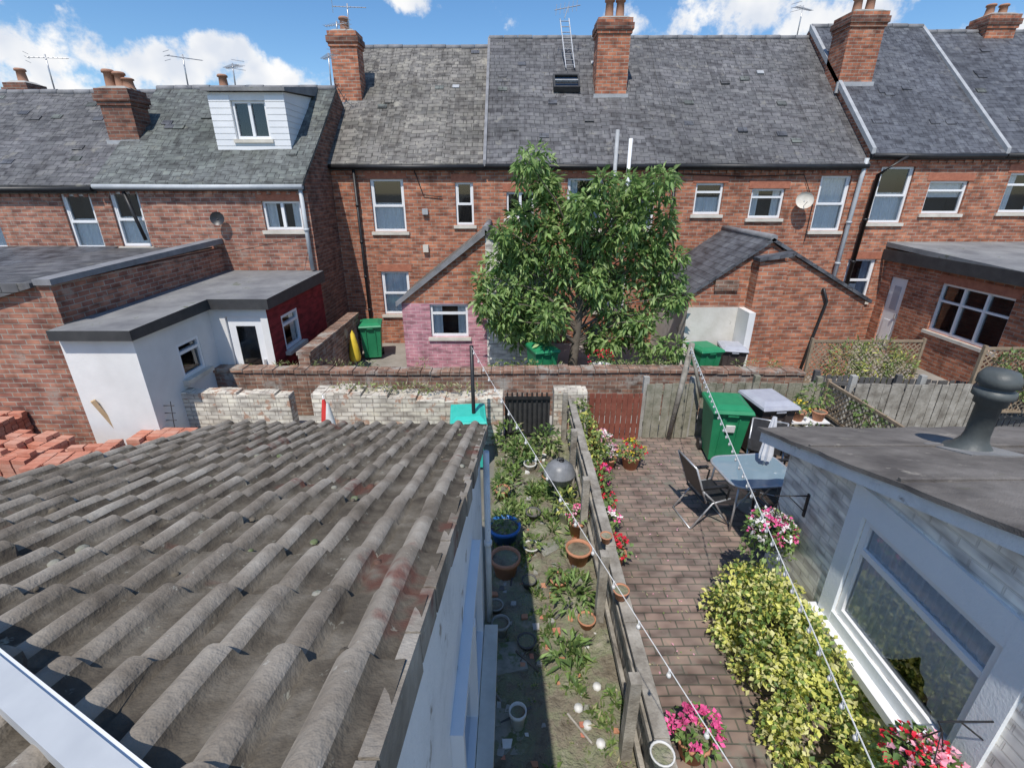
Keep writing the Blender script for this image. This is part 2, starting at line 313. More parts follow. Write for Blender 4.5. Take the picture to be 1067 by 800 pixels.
def house(name,x0,x1,yf,ze,yr,zr,wins,brick='brick',slate='slate',left=False,right=False,seed=0,gutter='black'):
    root=empty(name,((x0+x1)/2,yf,0)); yb=2*yr-yf
    mb=MB(); holes=[(a-x0,b,c-x0,d) for a,b,c,d,*_ in wins]
    wallface(mb,(x0,yf,0),X_,-Y_,x1-x0,ze,holes,brick)
    mb.poly([(x0,yb,0),(x1,yb,0),(x1,yb,ze),(x0,yb,ze)],brick)
    if left: gable(mb,x0+.001,yf,yr,yb,ze,zr,left)
    if right: gable(mb,x1-.001,yf,yr,yb,ze,zr,right)
    mb.box(x0+.01,x1-.01,yf-.05,yf-.001,ze-.23,ze-.08,brick)
    for i in range(int((x1-x0)/.23)): mb.box(x0+.05+i*.23,x0+.15+i*.23,yf-.035,yf-.001,ze-.32,ze-.235,brick)
    mb.obj('walls',root)
    mw=MB()
    for a,b,c,d,st,cu in wins: window(mw,(a,yf,b),X_,-Y_,c-a,d-b,st,cu)
    if wins: mw.obj('windows',root)
    mr=MB(); s=(zr-ze)/(yr-yf); ov=.17
    roofslope(mr,x0,x1,yf-ov,ze-ov*s,yr,zr,slate,seed=seed); roofslope(mr,x0,x1,yb+ov,ze-ov*s,yr,zr,slate,seed=seed+5)
    n=int((x1-x0)/.45)
    for i in range(n):
        a=x0+(x1-x0)*i/n; b=x0+(x1-x0)*(i+1)/n-.012
        h=.0+.006*((i*7)%3)
        mr.tube([(a,yr,zr+.05+h),(b,yr,zr+.05+h)],.08,8,'coping')
    r=random.Random(seed+40); dd=V((0,1,s)).normalized(); nn=V((0,-s,1)).normalized()
    for i in range(int((x1-x0)*2.0)):
        t=r.uniform(.08,.95); x=r.uniform(x0+.2,x1-.5); p=V((x,yf+(yr-yf)*t,ze+(zr-ze)*t))+nn*.064
        mr.obox(p,X_,nn,0,.26,0,.17,-.02,r.uniform(.001,.008),r.choice([slate,slate,'slate2','slate4']),W=dd)
    for i in range(1):
        t=r.uniform(.55,.9); x=r.uniform(x0+.5,x1-.8); p=V((x,yf+(yr-yf)*t,ze+(zr-ze)*t))+nn*.066; mr.obox(p,X_,nn,0,.2,0,.14,-.02,.012,'lead',W=dd)
    mr.obj('roof',root)
    mg=MB(); mg.box(x0+.003,x1-.003,yf-.09,yf-.052,ze-.24,ze-.07,'fascia')
    mg.tube([(x0+.02,yf-.16,ze-.14),((x0+x1)/2,yf-.16,ze-.155),(x1-.02,yf-.16,ze-.145)],.06,8,gutter); mg.obj('gutter',root)
    return root
def pipe(parent,pts,mat='black',r=.045,name='drainpipe'):
    mb=MB(); mb.tube(pts,r,8,mat)
    for p,q in zip(pts[:-1],pts[1:]):
        p=V(p);q=V(q); L=(q-p).length
        k=int(L/1.2)
        for i in range(1,k+1):
            c=p.lerp(q,i/(k+1)); d=(q-p).normalized(); mb.tube([c-d*.03,c+d*.03],r*1.35,8,mat)
    mb.obj(name,parent)
def aerial(x,y,z,h,yaw=0,parent=None):
    mb=MB(); mb.tube([(x,y,z),(x+.03,y,z+h)],.018,6,'steel')
    d=V((math.cos(yaw),math.sin(yaw),.05)); s=V((-math.sin(yaw),math.cos(yaw),0)); c=V((x+.03,y,z+h-.08))
    mb.tube([c-d*.4,c+d*.5],.011,5,'steel')
    for i in range(9):
        p=c+d*(-.32+i*.1); l=.13-.006*i; u=(s*.8+Z_*.1)
        mb.tube([p-u*l*1.3,p+u*l*1.3],.006,4,'steel')
    p=c-d*.4
    for k in (-.1,0,.1): mb.tube([p+Z_*k-s*.16,p+Z_*k+s*.16],.006,4,'steel')
    mb.obj('tv_aerial',parent)
# ------------------------------------------------------------------ ground
mb=MB(); mb.poly([(-600,-300,0),(600,-300,0),(600,900,0),(-600,900,0)],'ground'); mb.obj('ground')
def sheet(name,x0,x1,y0,y1,z,mat):
    m=MB(); m.poly([(x0,y0,z),(x1,y0,z),(x1,y1,z),(x0,y1,z)],mat); return m.obj(name)
sheet('brick_patio',1.1,5.6,-1,8.05,.008,'paver')
sheet('alley_path',-14,16,8.2,8.98,.005,'conc')
sheet('back_yard',-14,18,9.25,14.0,.004,'yard')
mb=MB(); nx,ny=16,90; rr=random.Random(4); hh=[[rr.uniform(0,.035) for _ in range(ny+1)] for _ in range(nx+1)]
gp=lambda i,j:(-.3+1.32*i/nx,-1+9.0*j/ny,.012+hh[i][j]+.02*math.sin(i*.9+j*.35)**2)
for i in range(nx):
    for j in range(ny): mb.poly([gp(i,j),gp(i+1,j),gp(i+1,j+1),gp(i,j+1)],'soil',True)
mb.obj('garden_bed')
mb=MB(); r=random.Random(3)
for (x,y,w,l,a) in ((0,1.5,.42,.5,.05),(-.05,2.7,.3,.4,-.1),(-.03,3.4,.34,.35,.12),(.45,1.6,.3,.4,.3),(.5,5.0,.28,.2,.6)):
    U=V((math.cos(a),math.sin(a),r.uniform(-.03,.03))); W=V((-math.sin(a),math.cos(a),r.uniform(-.03,.03))); c=V((x,y,.015)); k=[r.uniform(.75,1.1) for _ in range(4)]
    q=[c-U*w/2*k[0]-W*l/2,c+U*w/2-W*l/2*k[1],c+U*w/2*k[2]+W*l/2,c-U*w/2+W*l/2*k[3]]; mb.hexa([p for p in q]+[p+Z_*.04 for p in q],'conc_moss')
for i in range(190):
    x=r.uniform(-.25,.95);y=r.uniform(1,7.8);s_=r.uniform(.012,.045); q=[V((x+s_*r.uniform(.6,1)*c,y+s_*r.uniform(.6,1)*d,.03)) for c,d in ((-1,-1),(1,-1),(1,1),(-1,1))]; mb.hexa(q+[p+Z_*s_*r.uniform(.5,1.1)+V((r.uniform(-.01,.01),0,0)) for p in q],r.choice(['conc','terra','conc_moss','newbrick','conc','wood_dk','whitepot']))
for i in range(18):
    x=r.uniform(-.15,.85);y=r.uniform(1.4,7.5);a=r.uniform(0,3.1); mb.tube([(x,y,.05),(x+.3*math.cos(a),y+.3*math.sin(a),.07)],.012,5,r.choice(['wood','wood_dk','bark']))
mb.obj('garden_rubble',bevel=.004)
# ------------------------------------------------------------------ far terrace (row A), facade y=14
YA=14.0; YR=18.2
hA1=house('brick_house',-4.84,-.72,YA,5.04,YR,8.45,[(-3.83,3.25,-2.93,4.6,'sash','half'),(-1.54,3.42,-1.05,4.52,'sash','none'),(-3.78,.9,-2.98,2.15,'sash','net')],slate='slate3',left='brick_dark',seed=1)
hA2=house('brick_house',-.72,4.3,YA,5.05,YR,8.7,[(-.15,3.6,.6,4.28,'two','none'),(1.5,3.3,2.45,4.62,'sash','side'),(3.15,3.3,3.9,4.6,'sash','half'),(.2,1.0,1.1,2.2,'two','none'),(2.4,1.0,3.3,2.2,'two','half')],slate='slate',left='brick',seed=2)
hA3=house('brick_house',4.3,9.4,YA,5.05,YR,8.7,[(4.97,3.7,5.72,4.5,'top','half'),(6.5,3.6,7.4,4.36,'top','side'),(8.3,3.27,9.12,4.68,'sash','net')],slate='slate',seed=3)
hA4=house('brick_house',9.4,12.9,YA,5.3,YR,9.0,[(9.85,3.48,10.75,4.9,'sash','half'),(11.25,3.72,12.3,4.55,'top','blind'),(9.6,1.3,10.4,2.5,'sash','blue')],slate='slate2',left='brick',seed=4)
hA5=house('brick_house',12.9,22,YA,5.3,YR,8.85,[(13.35,3.75,14.5,4.75,'top','side')],slate='slate2',right='brick',seed=5)
chimney(hA1,-5.1,-4.35,16.0,16.6,6.4,8.4,[(-4.72,.35)])
chimney(hA2,2.4,3.3,16.0,16.7,6.6,8.7,[(2.72,.5),(3.02,.5)])
chimney(hA4,9.35,10.3,16.0,16.8,6.9,8.85,[(9.65,.4),(10.0,.45)])
chimney(hA5,14.7,15.6,17.9,18.6,8.2,9.3,[(14.9,.3),(15.3,.3)])
mb=MB()
for x,ze,zr in ((9.4,5.3,9.0),(12.9,5.3,8.98)):
    mb.hexa([(x-.05,13.82,ze-.1),(x+.05,13.82,ze-.1),(x+.05,18.2,zr-.05),(x-.05,18.2,zr-.05),(x-.05,13.82,ze+.04),(x+.05,13.82,ze+.04),(x+.05,18.2,zr+.12),(x-.05,18.2,zr+.12)],'lead')
mb.hexa([(-.76,13.82,4.9),(-.68,13.82,4.9),(-.68,18.2,8.5),(-.76,18.2,8.5),(-.76,13.82,5.05),(-.68,13.82,5.05),(-.68,18.2,8.79),(-.76,18.2,8.79)],'coping')
mb.obj('roof_flashing',hA4)
aerial(-4.6,16.3,8.4,.7,.3,hA1); aerial(-4.95,16.3,8.3,.4,2.6,hA1); aerial(9.0,18.2,8.7,.9,.6,hA3); aerial(10.0,16.4,8.85,.6,2.0,hA4)
mb=MB()
s=.869; o=V((1.2,16.1,5.05+s*(16.1-14)+.07)); d=V((0,1,s)).normalized(); n=V((0,-s,1)).normalized()
for a0,a1,b0,b1 in ((0,.05,0,.62),(.72,.77,0,.62),(.05,.72,0,.05),(.05,.72,.57,.62)): mb.obox(o,X_,n,a0,a1,b0,b1,0,.16,'fascia',W=d)
mb.obox(o,X_,n,.05,.72,.3,.34,.1,.17,'lead',W=d)
mb.poly([o+X_*.05+d*.05+n*.12,o+X_*.72+d*.05+n*.12,o+X_*.72+d*.57+n*.12,o+X_*.05+d*.57+n*.12],'glass'); mb.poly([o+X_*.05+d*.05+n*.03,o+X_*.72+d*.05+n*.03,o+X_*.72+d*.57+n*.03,o+X_*.05+d*.57+n*.03],'dark')
mb.obj('skylight',hA2)
mb=MB()
p0=V((1.75,16.9,7.7)); p1=V((1.55,17.2,9.0))
for k in (-.13,.13): mb.tube([p0+X_*k,p1+X_*k],.018,5,'steel')
for i in range(9): q=p0.lerp(p1,(i+.5)/9); mb.tube([q-X_*.13,q+X_*.13],.012,4,'steel')
mb.tube([p1,p1+V((.1,0,.3))],.014,5,'steel'); mb.tube([p1+V((-.3,0,.2)),p1+V((.45,0,.32))],.012,4,'steel')
for i in range(6): q=p1+V((-.25+.12*i,0,.21+.02*i)); mb.tube([q-V((.02,.1,.16)),q+V((.02,.1,.16))],.007,4,'steel')
mb.obj('roof_ladder',hA2)
pipe(hA1,[(-4.2,13.9,4.9),(-4.2,13.92,.1)],'black',.04); pipe(hA1,[(-1.0,13.9,2.9),(-1.0,13.9,.1)],'black')
pipe(hA2,[(2.7,13.78,2.5),(2.7,13.78,5.75)],'lead',.05,'vent_pipe'); pipe(hA2,[(3.05,13.76,2.5),(3.05,13.76,5.55)],'pvc',.05,'vent_pipe')
pipe(hA3,[(9.3,13.86,5.1),(9.3,13.9,4.6),(9.18,13.9,.2)],'greypipe',.055); pipe(hA4,[(10.3,13.82,5.15),(9.72,13.88,4.7),(9.6,13.9,.2)],'black',.055); pipe(hA3,[(4.35,13.9,4.9),(4.35,13.9,.2)],'black')
mb=MB(); mb.lathe((7.85,13.8,4.05),[(.0,.0),(.12,.015),(.2,.05),(.22,.08)],16,'sill',axis=V((-.3,-1,.3))); mb.tube([(7.85,13.98,3.95),(7.85,13.78,4.05)],.015,5,'steel'); mb.tube([(7.85,13.8,3.9),(7.78,13.5,4.05)],.01,5,'steel'); mb.obj('satellite_dish')
mb=MB(); mb.tube([(4.5,13.96,4.72),(6.2,13.96,4.66),(7.8,13.96,4.7),(8.2,13.96,4.0),(8.2,13.96,3.0)],.012,4,'black'); mb.tube([(-2.6,13.96,4.8),(-2.4,13.96,4.2),(-1.9,13.96,4.15)],.012,4,'black'); mb.box(-2.5,-2.35,13.9,13.985,2.7,2.9,'sill'); mb.box(6.0,6.18,13.9,13.985,2.9,3.05,'sill'); mb.box(-2.45,-2.3,13.9,13.985,3.7,3.85,'lead'); mb.obj('wall_cables',hA3)
def hslab(xa,za,xb,zb,y0,y1,mat,mb,t=.08): mb.hexa([(xa,y0,za),(xb,y0,zb),(xb,y1,zb),(xa,y1,za),(xa,y0,za+t),(xb,y0,zb+t),(xb,y1,zb+t),(xa,y1,za+t)],mat)
r1=empty('brick_outbuilding',(-1.6,12.7,0)); mb=MB()
yF=11.5; xl,xp,xr=-2.68,-.62,.95; zl,zp,zr_=1.82,3.4,2.2
wallface(mb,(xl,yF,0),X_,-Y_,xp-xl,1.8,[(.68,.95,1.6,1.77)],'brick_pink')
mb.poly([(xl,yF,1.8),(xp,yF,1.8),(xp,yF,zp),(xl,yF,zl)],'brick')
mb.poly([(xl,yF,0),(xl,YA,0),(xl,YA,zl),(xl,yF,zl)],'brick_pink')
mb.poly([(xp,yF,0),(xr,yF,0),(xr,yF,zr_),(xp,yF,zp)],'brick_white'); mb.poly([(xr,yF,0),(xr,YA,0),(xr,YA,zr_),(xr,yF,zr_)],'brick_white')
mb.obj('walls',r1); mb=MB(); window(mb,(xl+.68,yF,.95),X_,-Y_,.92,.82,'top','side',lintel=None); mb.obj('window',r1)
mb=MB(); hslab(xl-.1,zl-.06,xp,zp+.02,yF-.06,YA,'slate3',mb); hslab(xp,zp+.02,xr+.1,zr_-.06,yF-.06,YA,'slate',mb)
mb.hexa([(xl-.12,yF-.1,zl-.1),(xp,yF-.1,zp-.02),(xp,yF-.062,zp-.02),(xl-.12,yF-.062,zl-.1),(xl-.12,yF-.1,zl+.03),(xp,yF-.1,zp+.11),(xp,yF-.062,zp+.11),(xl-.12,yF-.062,zl+.03)],'coping')
mb.tube([(xp,yF-.06,zp+.1),(xp,YA,zp+.1)],.08,8,'coping'); mb.obj('roof',r1)
r2=empty('brick_outbuilding',(6.2,12.7,0)); mb=MB()
yF=11.3; xl,xp,xr=4.2,5.9,8.4; zl,zp,zr_=2.03,3.25,1.9
mb.poly([(xl,yF,0),(5.55,yF,0),(5.55,yF,1.75),(xl,yF,1.75)],'cream'); mb.poly([(xl,yF,1.75),(5.55,yF,1.75),(5.55,yF,zl+(5.55-xl)/(xp-xl)*(zp-zl)),(xl,yF,zl)],'brick')
mb.box(5.55,xp+.3,yF-.35,yF-.004,0,2.85,'brick')
mb.poly([(5.55,yF,2.85),(xp+.3,yF,2.85),(xp+.3,yF,3.05),(xp,yF,zp),(5.55,yF,3.0)],'brick')
mb.poly([(xp+.3,yF,0),(xr,yF,0),(xr,yF,zr_),(xp+.3,yF,3.08)],'brick')
mb.poly([(xl,yF,0),(xl,YA,0),(xl,YA,zl),(xl,yF,zl)],'cream'); mb.poly([(xr,yF,0),(xr,YA,0),(xr,YA,zr_),(xr,yF,zr_)],'brick')
mb.box(5.4,5.546,yF-.6,yF-.004,0,1.75,'white')
mb.obj('walls',r2); mb=MB(); hslab(xl-.12,zl-.08,xp,zp+.01,yF-.08,YA,'slate2',mb); hslab(xp,zp+.01,xr+.1,zr_-.05,yF-.08,YA,'slate2',mb); mb.tube([(xp,yF-.08,zp+.09),(xp,YA,zp+.09)],.08,8,'coping')
hslab(5.5,2.86,xp+.35,2.98,yF-.42,yF-.09,'slate2',mb)
mb.obj('roof',r2); pipe(r2,[(7.3,yF-.05,2.2),(7.45,yF-.05,1.9),(7.3,yF-.06,.9),(7.2,yF-.06,.1)],'black',.035)
mb=MB(); mb.box(4.75,5.3,yF-.06,yF-.004,2.15,2.4,'brick_wall'); mb.obj('air_brick',r2)
r3=empty('brick_extension',(12.5,11.5,0)); mb=MB(); xw=10.7; L=5.2
hl=[(.35,.02,.95,2.08),(2.0,1.0,3.9,2.2)]
wallface(mb,(xw,14.0,0),-Y_,-X_,L,2.6,hl,'brick'); wallface(mb,(xw,14-L,0),X_,-Y_,6,2.6,[],'brick'); mb.obj('walls',r3)
mb=MB(); window(mb,(xw,12.0,1.0),-Y_,-X_,1.9,1.2,'three','none')
o=V((xw,13.65,0)); mb.obox(o,-Y_,-X_,0,.6,.02,2.08,-.1,-.04,'pvc')
mb.obox(o,-Y_,-X_,.18,.42,1.2,1.85,-.04,-.03,'greylid'); mb.obox(o,-Y_,-X_,.12,.48,.3,.9,-.04,-.025,'pvc'); mb.obox(o,-Y_,-X_,.5,.53,1.0,1.12,-.04,.02,'steel')
mb.obj('windows_and_door',r3)
mb=MB(); mb.hexa([(xw-.15,8.7,2.6),(16.8,8.7,2.6),(16.8,14,2.85),(xw-.15,14,2.85),(xw-.15,8.7,2.72),(16.8,8.7,2.72),(16.8,14,2.97),(xw-.15,14,2.97)],'felt_l'); mb.box(xw-.19,xw-.152,8.7,13.99,2.5,2.78,'fascia'); mb.obj('roof',r3)
# ------------------------------------------------------------------ left terrace (row B) facade y=12.2
hB=house('brick_house',-9.75,-4.84,12.2,4.55,15.3,6.85,[(-9.56,3.05,-8.85,4.3,'sash','half'),(-5.97,3.43,-5.05,4.09,'two','side')],brick='brick_b',slate='slate4',right='brick_dark',seed=8,gutter='greypipe')  # right gable in darker brick than the front: its shade is in the colour
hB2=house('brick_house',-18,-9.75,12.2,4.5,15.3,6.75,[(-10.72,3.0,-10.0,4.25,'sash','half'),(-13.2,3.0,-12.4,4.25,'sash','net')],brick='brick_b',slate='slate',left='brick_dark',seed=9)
chimney(hB,-10.05,-9.3,13.4,14.0,5.2,6.6,[(-9.85,.4),(-9.6,.35),(-9.42,.22)],'brick_dark')
chimney(hB,-8.6,-8.1,15.9,16.4,6.0,7.0,[(-8.35,.35)],'brick_dark'); chimney(hB2,-14.2,-13.6,15.6,16.2,6.0,7.1,[(-13.9,.35)],'brick_dark')
aerial(-8.9,15.3,6.9,.8,1.0,hB); aerial(-7.6,15.3,6.9,.6,2.4,hB); aerial(-12.6,15.3,6.8,.9,.4,hB2); aerial(-5.0,15.4,6.9,.85,2.2,hB)
mb=MB(); dx0,dx1,dy=-7.2,-5.42,13.1
wallface(mb,(dx0,dy,5.15),X_,-Y_,dx1-dx0,1.32,[(.5,.33,1.32,1.15)],'white')
for xx in (dx0,dx1): mb.poly([(xx,dy,5.1),(xx,15.6,6.9),(xx,15.6,6.69),(xx,dy,6.475)],'pvc')
for i in range(9):
    z=5.2+i*.135; mb.box(dx0-.012,dx0+.49,dy-.016,dy-.001,z,z+.12,'pvc'); mb.box(dx0+1.33,dx1+.012,dy-.016,dy-.001,z,z+.12,'pvc')
    y1=min(15.3,13.1+(z+.12-5.2)/.742)
    if y1>dy+.05: mb.box(dx1+.002,dx1+.014,dy,y1,z,z+.12,'pvc')
for i in (0,1): mb.box(dx0+.49,dx0+1.33,dy-.016,dy-.001,5.2+i*.135,5.2+i*.135+.12,'pvc')
mb.obj('dormer_walls',hB); mb=MB(); window(mb,(dx0+.5,dy,5.48),X_,-Y_,.82,.82,'two','none',lintel=None); mb.obj('dormer_window',hB)
mb=MB(); mb.hexa([(dx0-.1,dy-.12,6.48),(dx1+.1,dy-.12,6.48),(dx1+.1,15.35,6.7),(dx0-.1,15.35,6.7),(dx0-.1,dy-.12,6.56),(dx1+.1,dy-.12,6.56),(dx1+.1,15.35,6.95),(dx0-.1,15.35,6.95)],'felt_l'); mb.obj('dormer_roof',hB)
pipe(hB,[(-4.95,12.1,4.4),(-4.95,12.1,2.5)],'greypipe',.05); pipe(hB,[(-9.1,12.1,4.3),(-8.9,12.12,3.2)],'black',.04)
mb=MB(); mb.lathe((-7.0,12.05,3.7),[(0,0),(.1,.01),(.16,.04)],12,'blackmetal',axis=V((.2,-1,.2))); mb.tube([(-7,12.19,3.6),(-7,12.03,3.7)],.015,5,'blackmetal'); mb.obj('satellite_dish')
rB=empty('house_extension',(-6,9.5,0)); mb=MB()
wallface(mb,(-7.14,7.25,0),X_,-Y_,1.16,2.25,[],'white')
wallface(mb,(-5.98,7.25,0),Y_,X_,2.02,2.25,[(.9,1.15,1.55,1.8)],'white')
wallface(mb,(-5.98,9.27,0),X_,-Y_,1.14,2.25,[(.3,.03,1.0,2.03)],'white')
wallface(mb,(-4.84,9.27,0),Y_,X_,2.93,2.25,[(.55,1.15,1.35,1.9)],'red_paint'); mb.obj('walls',rB)
mb=MB(); window(mb,(-5.98,8.15,1.15),Y_,X_,.65,.65,'top','none',lintel=None,sh=.05); window(mb,(-4.84,9.82,1.15),Y_,X_,.8,.75,'top','side',lintel=None,sh=.05)
o=V((-5.68,9.27,.03)); mb.obox(o,X_,-Y_,.01,.69,0,1.99,-.1,-.05,'pvc'); mb.obox(o,X_,-Y_,.16,.54,.95,1.8,-.05,-.04,'dark'); mb.obox(o,X_,-Y_,.17,.53,.96,1.79,-.04,-.036,'glass'); mb.obox(o,X_,-Y_,.6,.64,.95,1.1,-.05,.0,'steel')
mb.obj('windows_and_door',rB)
mb=MB()
pts=[(-7.14,7.1),(-5.86,7.1),(-5.86,9.15),(-4.72,9.15),(-4.72,12.2),(-7.14,12.2)]
mb.poly([(x,y,2.36+(y-7)*.02) for x,y in pts],'felt_l')
for (a,b),(c,d) in zip(pts,pts[1:]+pts[:1]): mb.poly([(a,b,2.2),(c,d,2.2),(c,d,2.362+(d-7)*.02),(a,b,2.362+(b-7)*.02)],'fascia')
mb.poly([(x,y,2.2) for x,y in pts],'fascia'); mb.obj('roof',rB)
rC=empty('brick_extension',(-8.3,9.8,0)); mb=MB(); mb.box(-9.5,-7.15,7.45,12.19,0,3.0,'brick_b'); mb.obj('walls',rC)
mb=MB(); mb.hexa([(-7.36,7.4,3.0),(-7.08,7.4,3.0),(-7.08,12.19,3.12),(-7.36,12.19,3.12),(-7.36,7.4,3.09),(-7.08,7.4,3.09),(-7.08,12.19,3.24),(-7.36,12.19,3.24)],'coping')
mb.hexa([(-9.65,7.35,2.35),(-7.37,7.35,2.97),(-7.37,12.18,2.97),(-9.65,12.18,2.35),(-9.65,7.35,3.02),(-7.37,7.35,3.04),(-7.37,12.18,3.04),(-9.65,12.18,3.02)],'slate'); mb.obj('roof',rC)
rD=empty('brick_extension',(-12,10.5,0)); mb=MB(); mb.box(-14.5,-9.62,9.0,12.19,0,2.3,'brick_b'); mb.obj('walls',rD); mb=MB(); mb.hexa([(-14.6,8.85,2.25),(-9.68,8.85,2.25),(-9.68,12.18,2.95),(-14.6,12.18,2.95),(-14.6,8.85,2.35),(-9.68,8.85,2.35),(-9.68,12.18,3.05),(-14.6,12.18,3.05)],'slate2'); mb.obj('roof',rD)
# ------------------------------------------------------------------ garden walls
def ruggedwall(name,x0,x1,y0,y1,z,mat,cap=None,ax='x',jag=.03,seed=0,step=.23):
    r=random.Random(seed); mb=MB(); a=x0 if ax=='x' else y0; e=x1 if ax=='x' else y1
    while a<e-.01:
        b=min(a+step*r.uniform(.8,1.2),e); h=(z if not callable(z) else z(a))+r.uniform(-jag,jag)
        if ax=='x': mb.box(a,b,y0+r.uniform(0,.006),y1,0,h,mat)
        else: mb.box(x0,x1-r.uniform(0,.004),a,b,0,h,mat)
        if cap:
            if ax=='x': mb.box(a+.004,b-.004,y0-.03,y1+.03,h+.001,h+.075+r.uniform(-.01,.01),cap)
            else: mb.box(x0-.03,x1+.03,a+.004,b-.004,h+.001,h+.075,cap)
        a=b
    return mb.obj(name,bevel=.008)
ruggedwall('brick_wall',-8.6,5.9,9.0,9.24,lambda x:.93+.025*math.sin(x*.8),'brick_wall','brick_wall',seed=1,jag=.012)
ruggedwall('brick_wall',-4.36,-4.13,9.25,12.6,1.22,'brick_wall','brick_wall',ax='y',seed=2,jag=.006)
ruggedwall('whitewashed_wall',-6.7,-4.05,7.95,8.2,lambda x:.93+.03*math.sin(x*2),'stone_w',seed=3,jag=.03)
ruggedwall('whitewashed_wall',-3.55,-.16,7.75,8.18,lambda x:.98+.07*math.sin(x*1.3),'stone_w',seed=4,jag=.035)
ruggedwall('whitewashed_wall',.76,1.36,7.9,8.2,1.0,'stone_w',seed=5,jag=.03)
ruggedwall('brick_wall',-8.0,-6.75,7.95,8.2,.8,'brick_wall',seed=6)
def fence(name,p0,p1,h,mat,bw=.12,gap=.012,rails=True,posts=1.8,jag=.015,postmat=None,caprail=False,seed=0,th=.02,z0=0,lean=0):
    r=random.Random(seed); p0=V(p0);p1=V(p1); d=p1-p0; L=d.length; U=d.normalized(); N=U.cross(Z_); mb=MB(); a=0
    while a<L-.02:
        b=min(a+bw,L); hh=(h(a/L) if callable(h) else h)+r.uniform(-jag,jag)
        W=(Z_+N*(r.uniform(-.01,.01)+lean*math.sin(a*1.1))+U*r.uniform(-.01,.01))
        mb.obox(p0,U,N,a,b-gap,z0+.02,hh,r.uniform(-.003,.003),th,mat,W=W); a=b
    H=lambda t:(h(t) if callable(h) else h)
    if rails:
        for k in (.25,.8): mb.obox(p0,U,N,0,L,H(.5)*k,H(.5)*k+.07,-.05,-.012,mat)
    if caprail:
        n=int(L/.9)
        for i in range(n):
            t0=i/n;t1=(i+1)/n; q0=p0+U*L*t0+Z_*(H(t0)+.02)+N*r.uniform(-.01,.01); q1=p0+U*(L*t1-.005)+Z_*(H(t1)+.02+r.uniform(-.015,.015))
            mb.hexa([q0-N*.05,q1-N*.05,q1+N*.06,q0+N*.06,q0-N*.05+Z_*.035,q1-N*.05+Z_*.035,q1+N*.06+Z_*.035,q0+N*.06+Z_*.035],mat)
    if posts:
        n=max(1,round(L/posts))
        for i in range(n+1):
            t=i/n; a=L*t; hh=H(t)+.1+r.uniform(-.02,.04); mb.obox(p0,U,N,a-.05,a+.05,0,hh,-.14,-.052,postmat or mat)
    return mb.obj(name,bevel=.003)
fence('wooden_fence',(1.03,1.2,0),(1.05,7.85,0),lambda t:.8+.08*t,'wood',caprail=True,posts=1.35,seed=1,jag=.02,lean=.015)
fence('wooden_gate',(1.42,8.0,0),(2.38,8.0,0),.93,'wood_red',bw=.1,posts=0,seed=2)
fence('wooden_fence',(2.45,8.02,0),(3.3,8.02,0),1.12,'wood_g',bw=.15,posts=.85,postmat='conc',seed=3)
fence('wooden_fence',(3.35,8.1,0),(5.65,8.1,0),1.1,'wood_g',bw=.13,posts=1.15,seed=4)
fence('wooden_fence',(6.2,8.0,0),(8.7,8.0,0),1.12,'wood',bw=.13,posts=1.2,postmat='conc',seed=5)
fence('wooden_fence',(-9.8,7.6,0),(-7.9,8.1,0),1.0,'wood_dk',bw=.1,gap=.04,posts=1,seed=6)
fence('wooden_fence',(-14,9.2,0),(-8.7,9.2,0),1.0,'wood_dk',bw=.1,gap=.02,posts=1.7,seed=16)
fence('wooden_fence',(10.4,8.3,0),(6,8.9,0),.95,'wood_dk',bw=.1,gap=.02,posts=1.7,seed=17)
mb=MB()
for i in range(9): mb.box(-.1+i*.09,-.07+i*.09,7.98,8.0,.05,.95,'blackmetal')
mb.box(-.13,.7,7.97,8.01,.1,.15,'blackmetal'); mb.box(-.13,.7,7.97,8.01,.82,.87,'blackmetal'); mb.box(-.13,.7,8.02,8.04,.05,.86,'fascia'); mb.obj('garden_gate')
def trellis(name,p0,p1,z0,z1,mat='trellis',sp=.11):
    p0=V(p0);p1=V(p1);L=(p1-p0).length;U=(p1-p0).normalized();N=U.cross(Z_);H=z1-z0;mb=MB()
    for sgn in (1,-1):
        k=-H
        while k<L:
            a0=max(0,k); a1=min(L,k+H)
            if a1>a0+.02:
                if sgn>0: q0=p0+U*a0+Z_*(z0+a0-k); q1=p0+U*a1+Z_*(z0+a1-k)
                else: q0=p0+U*a0+Z_*(z1-(a0-k)); q1=p0+U*a1+Z_*(z1-(a1-k))
                d=(q1-q0).normalized(); s_=d.cross(N).normalized()*.011; c=N*(.005*sgn); e=N*.004
                mb.hexa([q0-s_+c-e,q1-s_+c-e,q1-s_+c+e,q0-s_+c+e,q0+s_+c-e,q1+s_+c-e,q1+s_+c+e,q0+s_+c+e],mat)
            k+=sp
    mb.obox(p0,U,N,0,L,z1,z1+.045,-.02,.02,mat); mb.obox(p0,U,N,0,L,z0-.045,z0,-.02,.02,mat)
    mb.obox(p0,U,N,-.05,-.001,0,z1+.08,-.03,.03,mat); mb.obox(p0,U,N,L+.001,L+.05,0,z1+.08,-.03,.03,mat)
    return mb.obj(name)
trellis('trellis_panel',(6.1,9.3,0),(8.3,9.3,0),.65,1.5); trellis('trellis_panel',(8.5,8.2,0),(10.6,8.2,0),.5,1.7)
trellis('trellis_panel',(5.72,8.0,0),(5.72,5.6,0),.6,1.12)
fence('wooden_fence',(5.75,5.4,0),(5.75,8.05,0),.52,'wood',posts=0,seed=8)
